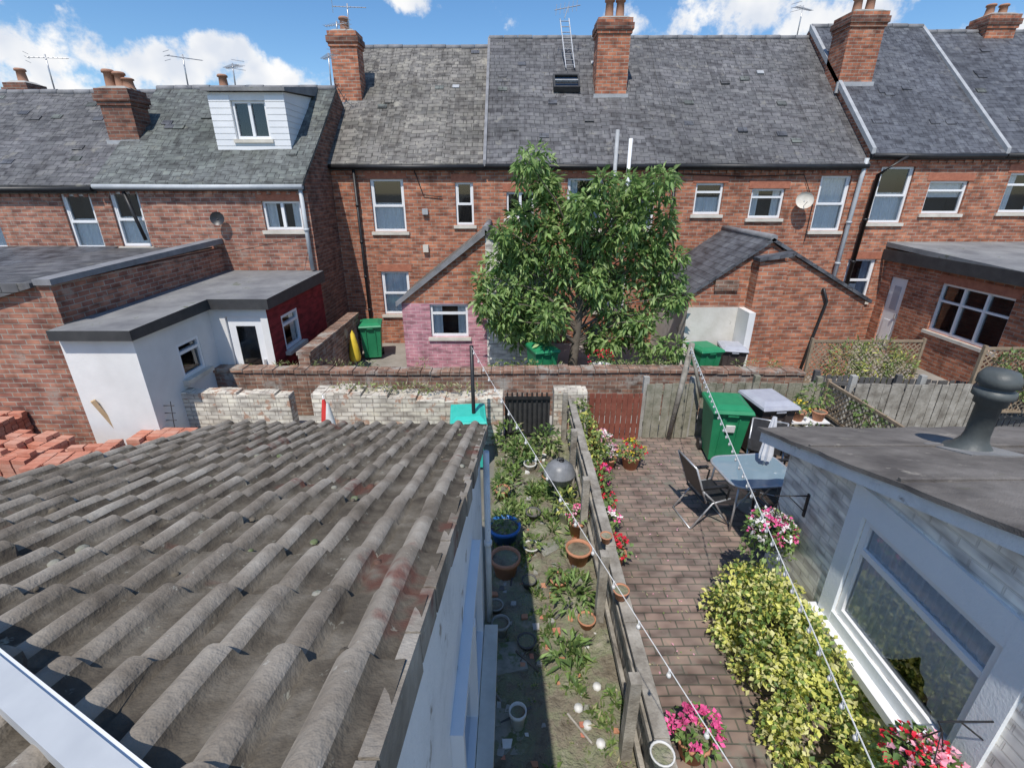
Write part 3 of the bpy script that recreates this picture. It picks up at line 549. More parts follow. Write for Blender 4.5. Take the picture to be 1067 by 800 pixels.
# ------------------------------------------------------------------ near outhouses
ro=empty('outhouse',(-1.5,2,0))
def ztl(y): return 2.33+.33*(4.0-y)
def tileroof(x0,x1,ylow,yup,zf,slope,pitch=.16,course=.29):
    mb=MB(); k=mb.mi('tile'); kp=mb.mi('tile_pan'); ke=mb.mi('tile_edge'); rr=random.Random(5); R=12; ns=int(round((x1-x0)/pitch))*R; pitch=(x1-x0)/(ns/R); L=math.sqrt(1+slope*slope)
    dy=course/L; ncourse=int((ylow-yup)/dy)+1
    xs=[x0+(x1-x0)*i/ns for i in range(ns+1)]
    def prof(i):
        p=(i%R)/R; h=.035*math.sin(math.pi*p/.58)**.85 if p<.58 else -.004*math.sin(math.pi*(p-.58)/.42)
        if i%(2*R)==int(R*.58)+1: h-=.012
        return h
    for c in range(ncourse):
        yl=ylow-c*dy; yu=max(yl-dy*1.0,yup-.1); jt={}
        def J(i):
            t=(i-int(R*.58)-1)//(R*2)
            if t not in jt: jt[t]=(rr.uniform(-.016,.016),rr.uniform(-.006,.009),rr.uniform(-.004,.004))
            return jt[t]
        st=len(mb.v)
        for i,x in enumerate(xs):
            jy,jz,js=J(i); h=prof(i); z0=zf(yl)+h
            mb.v.append((x,yl+jy,z0-.012)); mb.v.append((x,yl+jy,z0+.02+jz))
            mb.v.append((x,yl+jy,z0+.02+jz)); mb.v.append((x+js,(yl+yu)/2,zf((yl+yu)/2)+h+.011+jz*.5)); mb.v.append((x,yu-.02,zf(yu-.02)+h-.002))
        for i in range(ns):
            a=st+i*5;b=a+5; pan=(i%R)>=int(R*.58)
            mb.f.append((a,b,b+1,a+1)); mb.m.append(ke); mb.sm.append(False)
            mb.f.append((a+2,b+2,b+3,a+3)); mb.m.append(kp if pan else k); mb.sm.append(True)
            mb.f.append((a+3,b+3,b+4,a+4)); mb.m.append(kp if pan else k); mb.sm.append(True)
    return mb
mb=tileroof(-2.72,-.24,4.06,-.6,ztl,.33)
mb.obj('tiled_roof',ro,uv=False)
mb=MB()
for xa,xb in ((-.262,-.225),(-2.74,-2.70)):
    y=4.04; rr=random.Random(9)
    while y>-.6:
        y2=y-rr.uniform(.15,.4); j=rr.uniform(-.008,.008); d1=rr.uniform(.09,.13)
        mb.hexa([(xa+j,y,ztl(y)-d1),(xb+j,y,ztl(y)-d1),(xb+j,y2+.006,ztl(y2)-d1),(xa+j,y2+.006,ztl(y2)-d1),(xa+j,y,ztl(y)+.01),(xb+j,y,ztl(y)+.01),(xb+j,y2+.006,ztl(y2)+.01),(xa+j,y2+.006,ztl(y2)+.01)],'tile'); y=y2
mb.hexa([(-2.6,3.98,2.2),(-.3,3.98,2.2),(-.3,-.6,ztl(-.6)-.13),(-2.6,-.6,ztl(-.6)-.13),(-2.6,3.98,2.3),(-.3,3.98,2.3),(-.3,-.6,ztl(-.6)-.03),(-2.6,-.6,ztl(-.6)-.03)],'wood_dk')
mb.obj('roof_edge',ro)
rr=random.Random(61); mb=MB()
for i in range(220):
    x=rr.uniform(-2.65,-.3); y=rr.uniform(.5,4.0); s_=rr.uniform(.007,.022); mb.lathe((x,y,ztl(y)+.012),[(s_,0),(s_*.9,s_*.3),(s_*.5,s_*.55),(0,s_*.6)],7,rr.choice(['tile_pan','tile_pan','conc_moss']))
mb.obj('roof_moss',ro,uv=False)
mb=MB()
wallface(mb,(-.3,-.6,0),Y_,X_,4.5,2.22,[(2.1,1.0,3.5,1.95)],'wpaint')
mb.poly([(-.3,-.6,2.22),(-.3,3.9,2.22),(-.3,3.9,ztl(3.9)-.1),(-.3,-.6,ztl(-.6)-.1)],'wpaint')
mb.poly([(-2.6,3.9,0),(-.3,3.9,0),(-.3,3.9,2.25),(-2.6,3.9,2.25)],'wpaint'); mb.poly([(-2.6,-.6,0),(-2.6,3.9,0),(-2.6,3.9,2.25),(-2.6,-.6,3.7)],'brick_wall')
mb.obj('walls',ro)
mb=MB(); window(mb,(-.3,1.5,1.0),Y_,X_,1.4,.95,'two','none',lintel=None,sh=.12); mb.obj('window',ro)
pipe(ro,[(-.24,3.85,2.15),(-.24,3.85,.05)],'wpaint',.03)
rw=empty('outhouse',(4.3,2.5,0)); zr2=lambda y:1.9+.293*(4.82-y)
mb=MB()
wallface(mb,(3.0,4.5,0),-Y_,-X_,5.0,1.88,[(1.17,.76,2.42,1.82)],'brick_cream')
mb.poly([(3.0,4.5,1.88),(3.0,-.5,1.88),(3.0,-.5,zr2(-.5)-.06),(3.0,4.5,zr2(4.5)-.06)],'brick_cream')
mb.poly([(3.0,4.5,0),(6.4,4.5,0),(6.4,4.5,1.93),(3.0,4.5,1.93)],'brick_cream'); mb.obj('walls',rw)
mb=MB(); window(mb,(3.0,3.33,.76),-Y_,-X_,1.25,1.06,'top','swag',lintel=None,sill=False,ft=.06,sh=.05)
o=V((3.0,3.33,.76))
mb.obox(o,-Y_,-X_,-.17,-.002,-.12,1.3,-.02,.03,'bluegrey'); mb.obox(o,-Y_,-X_,1.252,1.42,-.12,1.3,-.02,.03,'bluegrey'); mb.obox(o,-Y_,-X_,-.002,1.252,1.062,1.3,-.02,.028,'bluegrey'); mb.obox(o,-Y_,-X_,-.22,1.47,-.2,-.122,-.02,.11,'pvc'); mb.obox(o,-Y_,-X_,-.002,1.252,-.12,-.003,-.02,.028,'bluegrey')
mb.obj('window',rw)
mb=MB()
nx,ny=30,40; rr=random.Random(2)
H=[[rr.uniform(-.007,.007) for j in range(ny+1)] for i in range(nx+1)]
def RP(i,j):
    x=2.75+(6.6-2.75)*i/nx; y=-.5+5.32*j/ny
    xx=x+(.008*math.sin(y*7)+rr.uniform(-.008,.008) if i==0 else 0); yy=y+(.01*math.sin(x*6)+.01*math.sin(x*17) if j==ny else 0)
    return (xx,yy,zr2(y)+H[i][j]*(0.5 if i==0 else 1)+.008*math.sin(x*3+y))
RPc={(i,j):RP(i,j) for i in range(nx+1) for j in range(ny+1)}; dn=lambda p:(p[0],p[1],p[2]-.04)
for i in range(nx):
    for j in range(ny): mb.poly([RPc[i,j],RPc[i+1,j],RPc[i+1,j+1],RPc[i,j+1]],'felt',True)
for j in range(ny): mb.poly([dn(RPc[0,j]),dn(RPc[0,j+1]),RPc[0,j+1],RPc[0,j]],'felt')
for i in range(nx): mb.poly([dn(RPc[i,ny]),dn(RPc[i+1,ny]),RPc[i+1,ny],RPc[i,ny]],'felt')
mb.hexa([(2.8,-.5,zr2(-.5)-.17),(6.5,-.5,zr2(-.5)-.17),(6.5,4.78,zr2(4.78)-.17),(2.8,4.78,zr2(4.78)-.17),(2.8,-.5,zr2(-.5)-.045),(6.5,-.5,zr2(-.5)-.045),(6.5,4.78,zr2(4.78)-.045),(2.8,4.78,zr2(4.78)-.045)],'wpaint')
for yy in (.9,1.9,2.9,3.9): mb.box(2.77,6.58,yy,yy+.03,zr2(yy+.03)+.0,zr2(yy)+.016,'felt')
mb.obj('felt_roof',rw)
mb=MB(); c=V((4.18,3.82,2.15)); q=.78
mb.lathe(c,[(a*q,b) for a,b in [(.26,.03),(.2,.06),(.13,.14),(.115,.2),(.115,.5),(.15,.5),(.15,.56),(.19,.57),(.19,.63),(.15,.64),(.15,.67),(.19,.68),(.19,.74),(.15,.8),(0,.82)]],20,'ventgrey')
mb.hexa([(3.95,3.58,2.15),(4.42,3.55,2.15),(4.45,4.05,2.04),(3.92,4.02,2.04),(3.95,3.58,2.275),(4.42,3.55,2.28),(4.45,4.05,2.135),(3.92,4.02,2.145)],'felt_l'); mb.obj('vent_pipe',rw,bevel=0)
# ------------------------------------------------------------------ objects
def wheelie(x,y,rot,body,lid,s=1.15):
    mb=MB()
    def ring(w0,w1,d0,d1,z): return [(w0,d0,z),(w1,d0,z),(w1,d1,z),(w0,d1,z)]
    mb.hexa(ring(-.22,.22,-.24,.22,.07)+ring(-.275,.275,-.33,.33,.93),body)
    mb.hexa(ring(-.29,.29,-.36,.35,.9)+ring(-.3,.3,-.37,.35,.95),body)
    mb.hexa(ring(-.305,.305,-.40,.37,.953)+ring(-.29,.29,-.37,.36,1.0),lid)
    mb.hexa(ring(-.27,.27,-.34,.34,1.0)+ring(-.2,.2,-.22,.25,1.04),lid)
    mb.tube([(-.25,.40,.96),(.25,.40,.96)],.02,8,lid)
    for sx in (-1,1):
        mb.box(sx*.24-.02,sx*.24+.02,.33,.41,.93,.98,body)
        mb.tube([(sx*.20,.24,.1),(sx*.27,.24,.1)],.1,16,'black')
    mb.tube([(-.27,.24,.1),(.27,.24,.1)],.015,6,'steel')
    for q in (-.12,.12): mb.hexa([(q-.012,-.265,.15),(q+.012,-.265,.15),(q+.012,-.24,.15),(q-.012,-.24,.15),(q-.012,-.35,.85),(q+.012,-.35,.85),(q+.012,-.31,.85),(q-.012,-.31,.85)],body)
    mb.box(-.08,.08,-.385,-.36,.9,.93,lid)
    if s>1: mb.hexa([(-.07,-.335,.62),(.07,-.335,.62),(.07,-.3,.62),(-.07,-.3,.62),(-.07,-.347,.74),(.07,-.347,.74),(.07,-.31,.74),(-.07,-.31,.74)],'whitepot')
    o=mb.obj('wheelie_bin',loc=(x,y,0),rot=rot,bevel=.012); o.scale=(s,s,s); return o
wheelie(3.62,7.35,-.12,'green_p','green_p',1.07); wheelie(4.38,7.5,.1,'brown_p','greylid',1.07)
wheelie(-3.85,12.7,.2,'green_p','green_p',1.0); wheelie(4.5,10.7,.2,'green_p','green_p',.97); wheelie(.7,10.6,.3,'green_p','green_p',1.0); wheelie(-.72,7.1,.1,'teal','teal',.98); wheelie(5.2,10.8,-.2,'brown_p','greylid',.95)
def rrect(w,d,r,n=6):
    pts=[]
    for cx,cy,a0 in ((w-r,d-r,0),(-w+r,d-r,90),(-w+r,-d+r,180),(w-r,-d+r,270)):
        for i in range(n+1): a=math.radians(a0+90*i/n); pts.append((cx+r*math.cos(a),cy+r*math.sin(a)))
    return pts
mb=MB(); pr=rrect(.49,.41,.2)
mb.poly([(x,y,.745) for x,y in pr],'tglass')
loop=[(x,y,.738) for x,y in pr]; mb.tube(loop+[loop[0]],.017,8,'steel',caps=False)
for sx in (-1,1):
    for sy in (-1,1): mb.tube([(sx*.38,sy*.31,.73),(sx*.42,sy*.35,0)],.015,8,'steel')
mb.tube([(-.39,-.32,.35),(.39,.32,.35)],.01,6,'steel'); mb.obj('garden_table',loc=(3.38,5.75,0),rot=.1)
def chair(x,y,rot,name='garden_chair'):
    mb=MB(); w=.25
    for sx in (-w,w):
        mb.tube([(sx,.28,0),(sx,.0,.42),(sx,-.2,.62)],.013,7,'steel'); mb.tube([(sx,-.3,0),(sx,-.02,.40),(sx,.24,.45)],.013,7,'steel')
        mb.tube([(sx,-.12,.42),(sx,-.2,.62),(sx,-.34,.98)],.013,7,'steel'); mb.tube([(sx,-.22,.64),(sx,.12,.65),(sx,.2,.6),(sx,.18,.44)],.014,7,'blackmetal')
        mb.box(sx-.025,sx+.025,-.2,.16,.655,.675,'black')
    for p in ((0,.28),(0,-.3)): mb.tube([(-w,p[1],.02),(w,p[1],.02)],.012,6,'steel')
    mb.tube([(-w,-.34,.98),(w,-.34,.98)],.013,7,'steel')
    mb.hexa([(-w+.015,-.15,.41),(w-.015,-.15,.41),(w-.015,.25,.43),(-w+.015,.25,.43),(-w+.015,-.15,.425),(w-.015,-.15,.425),(w-.015,.25,.445),(-w+.015,.25,.445)],'blackmetal')
    mb.hexa([(-w+.015,-.16,.5),(w-.015,-.16,.5),(w-.015,-.145,.5),(-w+.015,-.145,.5),(-w+.015,-.34,.96),(w-.015,-.34,.96),(w-.015,-.325,.96),(-w+.015,-.325,.96)],'blackmetal')
    return mb.obj(name,loc=(x,y,0),rot=rot)
chair(2.72,5.7,-1.4); chair(3.45,5.1,.15); chair(3.95,6.5,2.7); chair(4.1,5.9,1.6)
mb=MB()
mb.tube([(0,0,0),(0,0,1.5)],.015,8,'steel'); mb.lathe((0,0,0),[(0,0),(.22,0),(.22,.05),(.05,.08),(.03,.25)],16,'conc')
n=16; prof=[(.02,1.5),(.035,1.38),(.055,1.15),(.07,.92),(.06,.84)]; st=len(mb.v); k=mb.mi('fabric')
for r_,z in prof:
    for i in range(n): t=2*math.pi*i/n; q=r_*(1+(.3 if i%2 else -.15)); mb.v.append((q*math.cos(t),q*math.sin(t),z))
for j in range(len(prof)-1):
    for i in range(n): i2=(i+1)%n; mb.f.append((st+j*n+i,st+j*n+i2,st+(j+1)*n+i2,st+(j+1)*n+i)); mb.m.append(k); mb.sm.append(False)
mb.obj('closed_parasol',loc=(3.55,5.85,0),tilt=(-.03,.03))
mb=MB(); c=(0,0,.62)
mb.lathe(c,[(.02,-.2),(.14,-.17),(.22,-.1),(.26,0),(.27,.01),(.26,.02),(.22,.12),(.13,.19),(0,.215)],20,'bbqgrey'); mb.tube([(-.05,0,.84),(-.05,0,.88),(.05,0,.88),(.05,0,.84)],.01,6,'black')
for a in (0,2.1,4.2): mb.tube([(.15*math.cos(a),.15*math.sin(a),.5),(.27*math.cos(a),.27*math.sin(a),0)],.012,6,'blackmetal')
mb.lathe((.02,0,.635),[(.045,.19),(.05,.2),(.0,.203)],10,'black'); o=mb.obj('kettle_barbecue',loc=(.68,5.85,0)); o.scale=(.85,.85,1)
def pot(mb,x,y,z,r,h,mat,soil=True):
    mb.lathe((x,y,z),[(0,0),(r*.7,0),(r*.95,h*.82),(r*1.08,h*.82),(r*1.1,h),(r*.96,h),(r*.93,h*.85)],18,mat)
    if soil: mb.poly([(x+r*.93*math.cos(t*math.pi/8),y+r*.93*math.sin(t*math.pi/8),z+h*.86) for t in range(16)],'soil')
# ------------------------------------------------------------------ foliage
Z_np=np.array([0,0,1.0])
def leaves(name,blobs,L,W,mats,wts,droop=.3,parent=None,up=0,shell=.6,fold=.25,bias=True,zmin=.01):
    vs=[];mi=[]
    for (x,y,z,rx,ry,rz,n) in blobs:
        d=rng.normal(size=(n,3)); d/=np.linalg.norm(d,axis=1)[:,None]
        rad=rng.random(n)**(1/3*(1-shell)+.12)
        p=d*rad[:,None]*np.array([rx,ry,rz])+np.array([x,y,z])
        dr=d*.8+rng.normal(size=(n,3))*.6; dr[:,2]+=up-droop; dr/=np.linalg.norm(dr,axis=1)[:,None]
        rn=rng.normal(size=(n,3))*.6; rn[:,2]+=1.2
        s=np.cross(dr,rn); s/=np.linalg.norm(s,axis=1)[:,None]+1e-6; nn=np.cross(s,dr)
        l=L*rng.uniform(.65,1.25,n)[:,None]; w=W*rng.uniform(.7,1.2,n)[:,None]
        a=p; b=p+dr*l*.45+s*w*.5+nn*w*fold; c=p+dr*l-Z_np*l*.12; e=p+dr*l*.45-s*w*.5+nn*w*fold
        q=np.stack([a,b,c,e],1); q[:,:,2]=np.maximum(q[:,:,2],zmin); vs.append(q)
        ww=np.array(wts,float)
        if bias: ww=ww*rng.uniform(.35,1.8,len(ww))
        ww/=ww.sum(); mi.append(rng.choice(len(mats),n,p=ww))
    q=np.concatenate(vs); mi=np.concatenate(mi); n=len(q)
    co=q.reshape(-1,3); idx=np.arange(n)*4
    f=np.stack([idx,idx+1,idx+2,idx,idx+2,idx+3],1).reshape(-1)
    me=bpy.data.meshes.new(name); me.vertices.add(n*4); me.vertices.foreach_set('co',co.reshape(-1).astype(np.float32))
    me.loops.add(n*6); me.loops.foreach_set('vertex_index',f.astype(np.int32)); me.polygons.add(n*2)
    me.polygons.foreach_set('loop_start',(np.arange(n*2)*3).astype(np.int32)); me.polygons.foreach_set('loop_total',np.full(n*2,3,np.int32))
    for m in mats: me.materials.append(m)
    me.polygons.foreach_set('material_index',np.repeat(mi,2).astype(np.int32)); me.update(calc_edges=True); me.validate()
    o=bpy.data.objects.new(name,me); sc.collection.objects.link(o)
    if parent is not None: setparent(o,parent)
    return o
tr=empty('cherry_tree',(1.5,11.0,0)); mb=MB(); rr=random.Random(23)
mb.tube([(1.5,11,0),(1.48,11,.5),(1.55,11.02,1.1),(1.57,11,1.7),(1.65,11,2.5),(1.6,11.05,3.4),(1.4,11,4.3)],[.14,.11,.1,.085,.065,.04,.015],9,'bark')
bl=[]
tips=[(.5,5.0),(.6,4.5),(1.15,4.45),(1.75,4.5),(1.4,4.0),(2.35,4.5),(2.95,4.55),(2.6,3.95),(.35,3.95),(3.3,3.9),(3.1,3.3),(-.05,3.5),(.3,3.1),(3.6,3.05),(-.35,2.9),(3.75,2.55),(-.45,2.25),(.2,2.3),(3.4,2.1),(3.7,1.75),(-.25,1.65),(.25,1.3),(2.9,1.35),(3.3,1.5),(2.3,1.15),(.75,3.6),(2.0,3.5),(1.2,3.0),(2.6,2.7),(2.0,2.2),(.9,2.0),(1.9,2.9),(2.7,1.8)]
for x,z in tips:
    for rep in (0,1):
        y=11+(rr.uniform(-.35,.25) if rep==0 else rr.uniform(-1.5,1.3)*(1-abs(x-1.7)/4))
        xx=x+(0 if rep==0 else rr.uniform(-.35,.35)); zz=z+(0 if rep==0 else rr.uniform(-.35,.2))
        e=V((xx,y,zz)); s_=V((1.55,11,max(.9,zz*.6))); m_=s_.lerp(e,.5)+V((0,0,.2))
        mb.tube([s_,m_,e],[.03,.018,.006],5,'bark')
        for t,k in ((1,1.0),(.75,.7)):
            if rr.random()<.18: continue
            c=m_.lerp(e,(t-.5)*2); r_=rr.uniform(.22,.38)*(.9 if rep else 1); bl.append((c.x,c.y,c.z-.08,r_,r_,r_*.8,int(128*r_*k/.35)))
            bl.append((c.x+rr.uniform(-.15,.15),c.y,c.z-.38,r_*.45,r_*.45,r_*.7,int(34*k)))
mb.obj('trunk_and_limbs',tr,uv=False)
leaves('leaves',bl,.20,.078,G,[.33,.36,.28,.10],droop=.4,parent=tr,shell=.3)
def weeds(name,x0,x1,y0,y1,n,h,mats=GW,w=.03,wts=(.4,.3,.25,.08)):
    bl=[]
    cs=[(random.uniform(x0,x1),random.uniform(y0,y1)) for _ in range(max(4,n//7))]
    for i in range(n):
        cx,cy=random.choice(cs); x=min(x1,max(x0,random.gauss(cx,.1)));y=random.gauss(cy,.14); hh=h*random.uniform(.3,1.2); bl.append((x,y,hh*.35,hh*.5,hh*.5,hh*.4,20))
    return leaves(name,bl,h*.75,w,mats,wts,droop=-.1,up=.55,shell=0)
weeds('garden_weeds',-.2,.95,5.3,7.8,115,.17,w=.04)
weeds('garden_weeds',-.2,.95,4.0,5.6,55,.11,w=.03)
weeds('garden_weeds',.2,.98,1.2,4.4,110,.12,w=.032)
weeds('garden_weeds',-.25,.98,1.2,8,380,.055,w=.014,wts=(.3,.3,.2,.25))
weeds('patio_moss_tufts',1.12,1.35,1.2,7.9,60,.05,w=.012,wts=(.3,.3,.2,.2))
leaves('nettle_plant',[(.15,7.1,.25,.25,.25,.22,110),(.6,7.4,.3,.25,.25,.25,120),(-.05,7.6,.3,.25,.2,.25,100)],.13,.06,GW,[.5,.3,.3,.02],droop=.1)
leaves('garden_shrub',[(1.25,7.3,.45,.25,.3,.4,350),(1.3,6.8,.5,.22,.3,.3,260),(1.2,7.6,.7,.2,.2,.3,160)],.09,.05,[GW[1],GV[2],GW[0]],[.4,.35,.4])
# fallen leaves and petals on the patio
bl=[(random.uniform(1.2,2.9),random.uniform(1.4,7.8),.015,.05,.05,.004,2) for _ in range(170)]
leaves('leaf_litter',bl,.035,.02,[GW[3],FL['lpink'],GW[1],G[1]],[.5,.15,.2,.15],droop=0,bias=True)
def flowers(name,x,y,z,r,col,n=160,leaf=G,h=None,second=None,pr=.045):
    root=empty(name,(x,y,z)); h=h or r*.75
    leaves('leaves',[(x,y,z,r,r,h,n)],.075,.045,[leaf[0],leaf[1],leaf[3]],[.4,.4,.2],droop=0,parent=root)
    cols=[FL[col]]+([FL[second]] if second else [])
    bl=[]
    for i in range(int(n/5)):
        a=random.uniform(0,6.28); e=random.uniform(-.1,1.4); q=V((math.cos(a)*math.cos(e)*r*1.03,math.sin(a)*math.cos(e)*r*1.03,math.sin(e)*h*1.08)); bl.append((x+q.x,y+q.y,z+q.z,.022,.022,.014,6))
    half=len(bl)//2 if second else len(bl)
    leaves('blossoms',bl[:half],pr,pr*.9,[cols[0]],[1],droop=-.2,parent=root)
    if second: leaves('blossoms',bl[half:],pr,pr*.9,[cols[1]],[1],droop=-.2,parent=root)
    return root
def potted(x,y,r,h,mat,col=None,second=None,z=0,n=130,fr=1.35,name='plant_pot'):
    mb=MB(); pot(mb,x,y,z,r,h,mat); mb.obj(name)
    if col: flowers('flowering_plant',x,y,z+h+r*.5,r*fr,col,n,second=second)
potted(1.55,7.35,.15,.25,'terra','white','lpink'); potted(2.0,7.0,.16,.25,'terra','yellow','red'); potted(1.62,7.0,.13,.2,'terra','lpink','white')
flowers('flowering_plant',1.3,6.25,.3,.24,'red',150,second='pink'); flowers('flowering_plant',1.28,5.75,.22,.2,'red',120); flowers('flowering_plant',1.28,5.3,.25,.17,'pink',100,second='white'); potted(1.3,4.75,.12,.2,'terra','red',n=60)
leaves('garden_shrub',[(1.25,6.0,.3,.16,.6,.3,260),(1.22,5.1,.2,.12,.5,.2,140)],.09,.045,[GW[0],GW[2],GW[1]],[.4,.3,.3])
potted(.88,5.25,.12,.3,'terra','lpink','pink',n=70,fr=1.1)
mb=MB(); pot(mb,.75,5.55,0,.12,.25,'whitepot'); mb.obj('plant_pot'); leaves('potted_plant',[(.75,5.55,.36,.15,.15,.16,110)],.13,.04,[GV[2],GW[1],GW[0]],[.4,.4,.2],up=.5)
mb=MB(); pot(mb,-.1,5.15,0,.2,.28,'bluepot'); mb.obj('plant_pot'); leaves('potted_plant',[(-.1,5.15,.36,.17,.17,.14,110)],.1,.03,[GW[3],GW[1],GW[2]],[.4,.3,.3],droop=-.2)
mb=MB(); pot(mb,-.08,4.55,0,.17,.3,'terra'); mb.obj('plant_pot')
mb=MB(); pot(mb,.83,4.75,0,.15,.26,'terra'); mb.obj('plant_pot'); mb=MB(); pot(mb,.25,4.95,0,.1,.12,'whitepot'); mb.obj('plant_pot')
leaves('potted_plant',[(.25,4.95,.16,.1,.1,.08,40)],.09,.05,[GW[0],GW[1]],[.5,.5])
for x,y,r_,h_,m_ in ((.05,2.75,.07,.25,'whitepot'),(-.12,3.7,.09,.2,'conc'),(.3,5.6,.1,.16,'wood_dk'),(-.15,6.1,.11,.2,'terra'),(.2,4.35,.08,.14,'wood_dk'),(.35,2.2,.06,.12,'whitepot'),(-.18,4.0,.08,.12,'conc'),(.55,4.35,.1,.16,'terra'),(.6,6.5,.12,.18,'terra'),(.15,3.55,.09,.12,'wood_dk'),(-.1,2.1,.08,.14,'terra'),(.3,6.9,.1,.15,'whitepot'),(.8,3.8,.09,.14,'terra')):
    mb=MB(); pot(mb,x,y,0,r_,h_,m_); mb.obj('plant_pot')
leaves('potted_plant',[(.55,4.35,.22,.11,.11,.1,50),(.6,6.5,.26,.13,.13,.12,60),(-.15,6.1,.27,.12,.12,.12,50)],.1,.04,[GW[0],GW[1],GW[2]],[.4,.4,.3])
mb=MB(); pot(mb,1.0,3.35,.9,.07,.1,'terra'); mb.obj('plant_pot'); mb=MB(); pot(mb,.99,2.0,.86,.075,.1,'whitepot'); mb.obj('plant_pot'); mb=MB(); pot(mb,1.0,4.1,.9,.06,.09,'terra'); mb.obj('plant_pot')
for x,y in ((.8,3.1),(.75,2.6),(.55,2.2),(.72,3.6),(.6,2.9),(.66,2.75)):
    mb=MB(); mb.lathe((x,y,.02),[(0,0),(.035,.01),(.045,.03),(.035,.055),(0,.062)],8,'whitepot'); mb.obj('pebble')
leaves('fern_plant',[(.68,4.1,.15,.22,.25,.12,110),(.55,3.4,.12,.2,.25,.1,80),(.7,1.7,.2,.2,.3,.15,140)],.15,.04,[GW[2],G[1],GW[0]],[.4,.35,.3],droop=-.2)
rr=random.Random(77)
def bushh(y): return 1.02*math.exp(-((y-3.35)/1.0)**2)+.45*math.exp(-((y-2.0)/.7)**2)
bl=[]
for i in range(210):
    y=rr.uniform(1.5,4.2); H_=min(1.05,bushh(y)); a=rr.uniform(.05,math.pi-.05); rad=rr.uniform(.8,1)
    x=2.57+.39*math.cos(a)*rad; z=max(.1,H_*math.sin(a)*rad*.85); bl.append((x,y,z,.13,.13,.12,60))
leaves('variegated_bush',bl,.055,.038,GV,[.25,.26,.42,.10],droop=.1)
flowers('flowering_plant',1.5,2.55,.3,.2,'pink',150); mb=MB(); pot(mb,1.5,2.55,0,.14,.24,'terra'); mb.obj('plant_pot')
def hanging(x,y,z,r,c1,c2,wallx,n=380):
    root=empty('hanging_basket',(x,y,z)); mb=MB(); mb.lathe((x,y,z),[(0,-r*.8),(r*.5,-r*.65),(r*.85,-r*.3),(r*.95,0)],16,'wood_dk')
    for a in (0,2.1,4.2): mb.tube([(x+r*.9*math.cos(a),y+r*.9*math.sin(a),z),(x,y,z+.42)],.005,4,'blackmetal')
    mb.tube([(wallx,y,z+.5),(x-.05,y,z+.5),(x,y,z+.42)],.007,6,'blackmetal'); mb.tube([(wallx,y,z+.3),(x+.1,y,z+.49)],.006,6,'blackmetal'); mb.box(wallx-.015,wallx,y-.015,y+.015,z+.25,z+.52,'blackmetal')
    mb.obj('basket',root)
    f=flowers('flowers',x,y,z+.08,r*1.15,c1,n,second=c2,pr=.04); setparent(f,root)
    t=leaves('trailing_leaves',[(x+r*1.0*math.cos(a),y+r*math.sin(a),z-.12,.08,.08,.16,40) for a in (0,1,2,3,4,5)],.06,.03,[G[1],G[2],GW[1]],[.4,.3,.3],droop=.8,parent=root)
hanging(2.7,4.05,1.02,.19,'pink','white',3.0); hanging(2.68,1.95,.85,.18,'red','lpink',3.0,260)
mb=MB()
for zz,yy in ((.35,7.15),(.7,7.4)): mb.box(4.75,5.4,yy-.12,yy+.12,zz-.02,zz,'pvc')
for xx in (4.78,5.37): mb.box(xx-.015,xx+.015,7.03,7.06,0,.35,'pvc'); mb.box(xx-.015,xx+.015,7.5,7.52,0,.7,'pvc')
mb.obj('plant_stand'); potted(4.9,7.4,.11,.17,'terra','yellow',z=.7,n=40); potted(5.25,7.4,.11,.17,'terra',None,z=.7); potted(5.05,7.15,.13,.2,'whitepot','white',z=.35,n=50)
leaves('garden_shrub',[(5.3,7.7,1.0,.25,.25,.25,120)],.1,.05,GW,[.4,.3,.3,.02])
leaves('garden_shrub',[(.2,9.9,.5,.5,.4,.42,340),(-.3,10.1,.45,.4,.4,.35,240)],.1,.06,GW,[.4,.3,.4,.05])
leaves('garden_shrub',[(3.2,10.2,.6,.5,.4,.5,380),(2.5,10.0,.5,.35,.3,.4,200)],.1,.05,GW,[.3,.3,.4,.02])
leaves('garden_shrub',[(6.8,9.15,1.1,.45,.2,.5,360),(7.4,9.15,1.2,.4,.2,.45,300),(7.9,9.15,.95,.3,.2,.4,200)],.15,.028,[GW[1],GW[3],GV[2],GW[0]],[.4,.3,.3,.2],droop=-.3)
leaves('climbing_plant',[(9.0,8.1,1.4,.4,.12,.35,200),(9.6,8.1,1.1,.35,.12,.4,180),(5.72,6.9,1.0,.08,.5,.2,120)],.09,.05,[GW[0],GW[1],GW[2]],[.4,.3,.3])
leaves('wall_plant',[(-.6+i*-.28,8.0,1.05,.13,.1,.06,30) for i in range(10)],.1,.03,[GW[3],GW[1]],[.6,.4],droop=-.6)
leaves('yard_weeds',[(random.uniform(-6.5,5.6),9.32,.95+random.uniform(0,.1),.12,.06,.08,24) for i in range(26)],.1,.02,[GW[3],GW[1],GW[0]],[.4,.3,.3],droop=-.6)
potted(2.3,10.2,.15,.3,'whitepot','white',z=.0); potted(1.9,9.6,.2,.9,'whitepot','red',n=80)
def stack(x,y,nx,ny,nz,seed,rot=0):
    r=random.Random(seed); mb=MB()
    for k in range(nz):
        for i in range(nx):
            for j in range(ny):
                if k==nz-1 and r.random()<.35: continue
                if k==nz-2 and r.random()<.1: continue
                if 0<i<nx-1 and 0<j<ny-1 and k<nz-3: continue
                a=i*.235+r.uniform(-.012,.012); b=j*.112+r.uniform(-.006,.006); mb.box(a,a+.215,b,b+.1,k*.07+.1,k*.07+.165,r.choice(['newbrick','newbrick','newbrick2']))
    for j in (0,ny*.112/2,ny*.112-.08): mb.box(-.03,nx*.235+.03,j,j+.08,0,.09,'wood_new')
    return mb.obj('brick_stack',loc=(x,y,0),rot=rot)
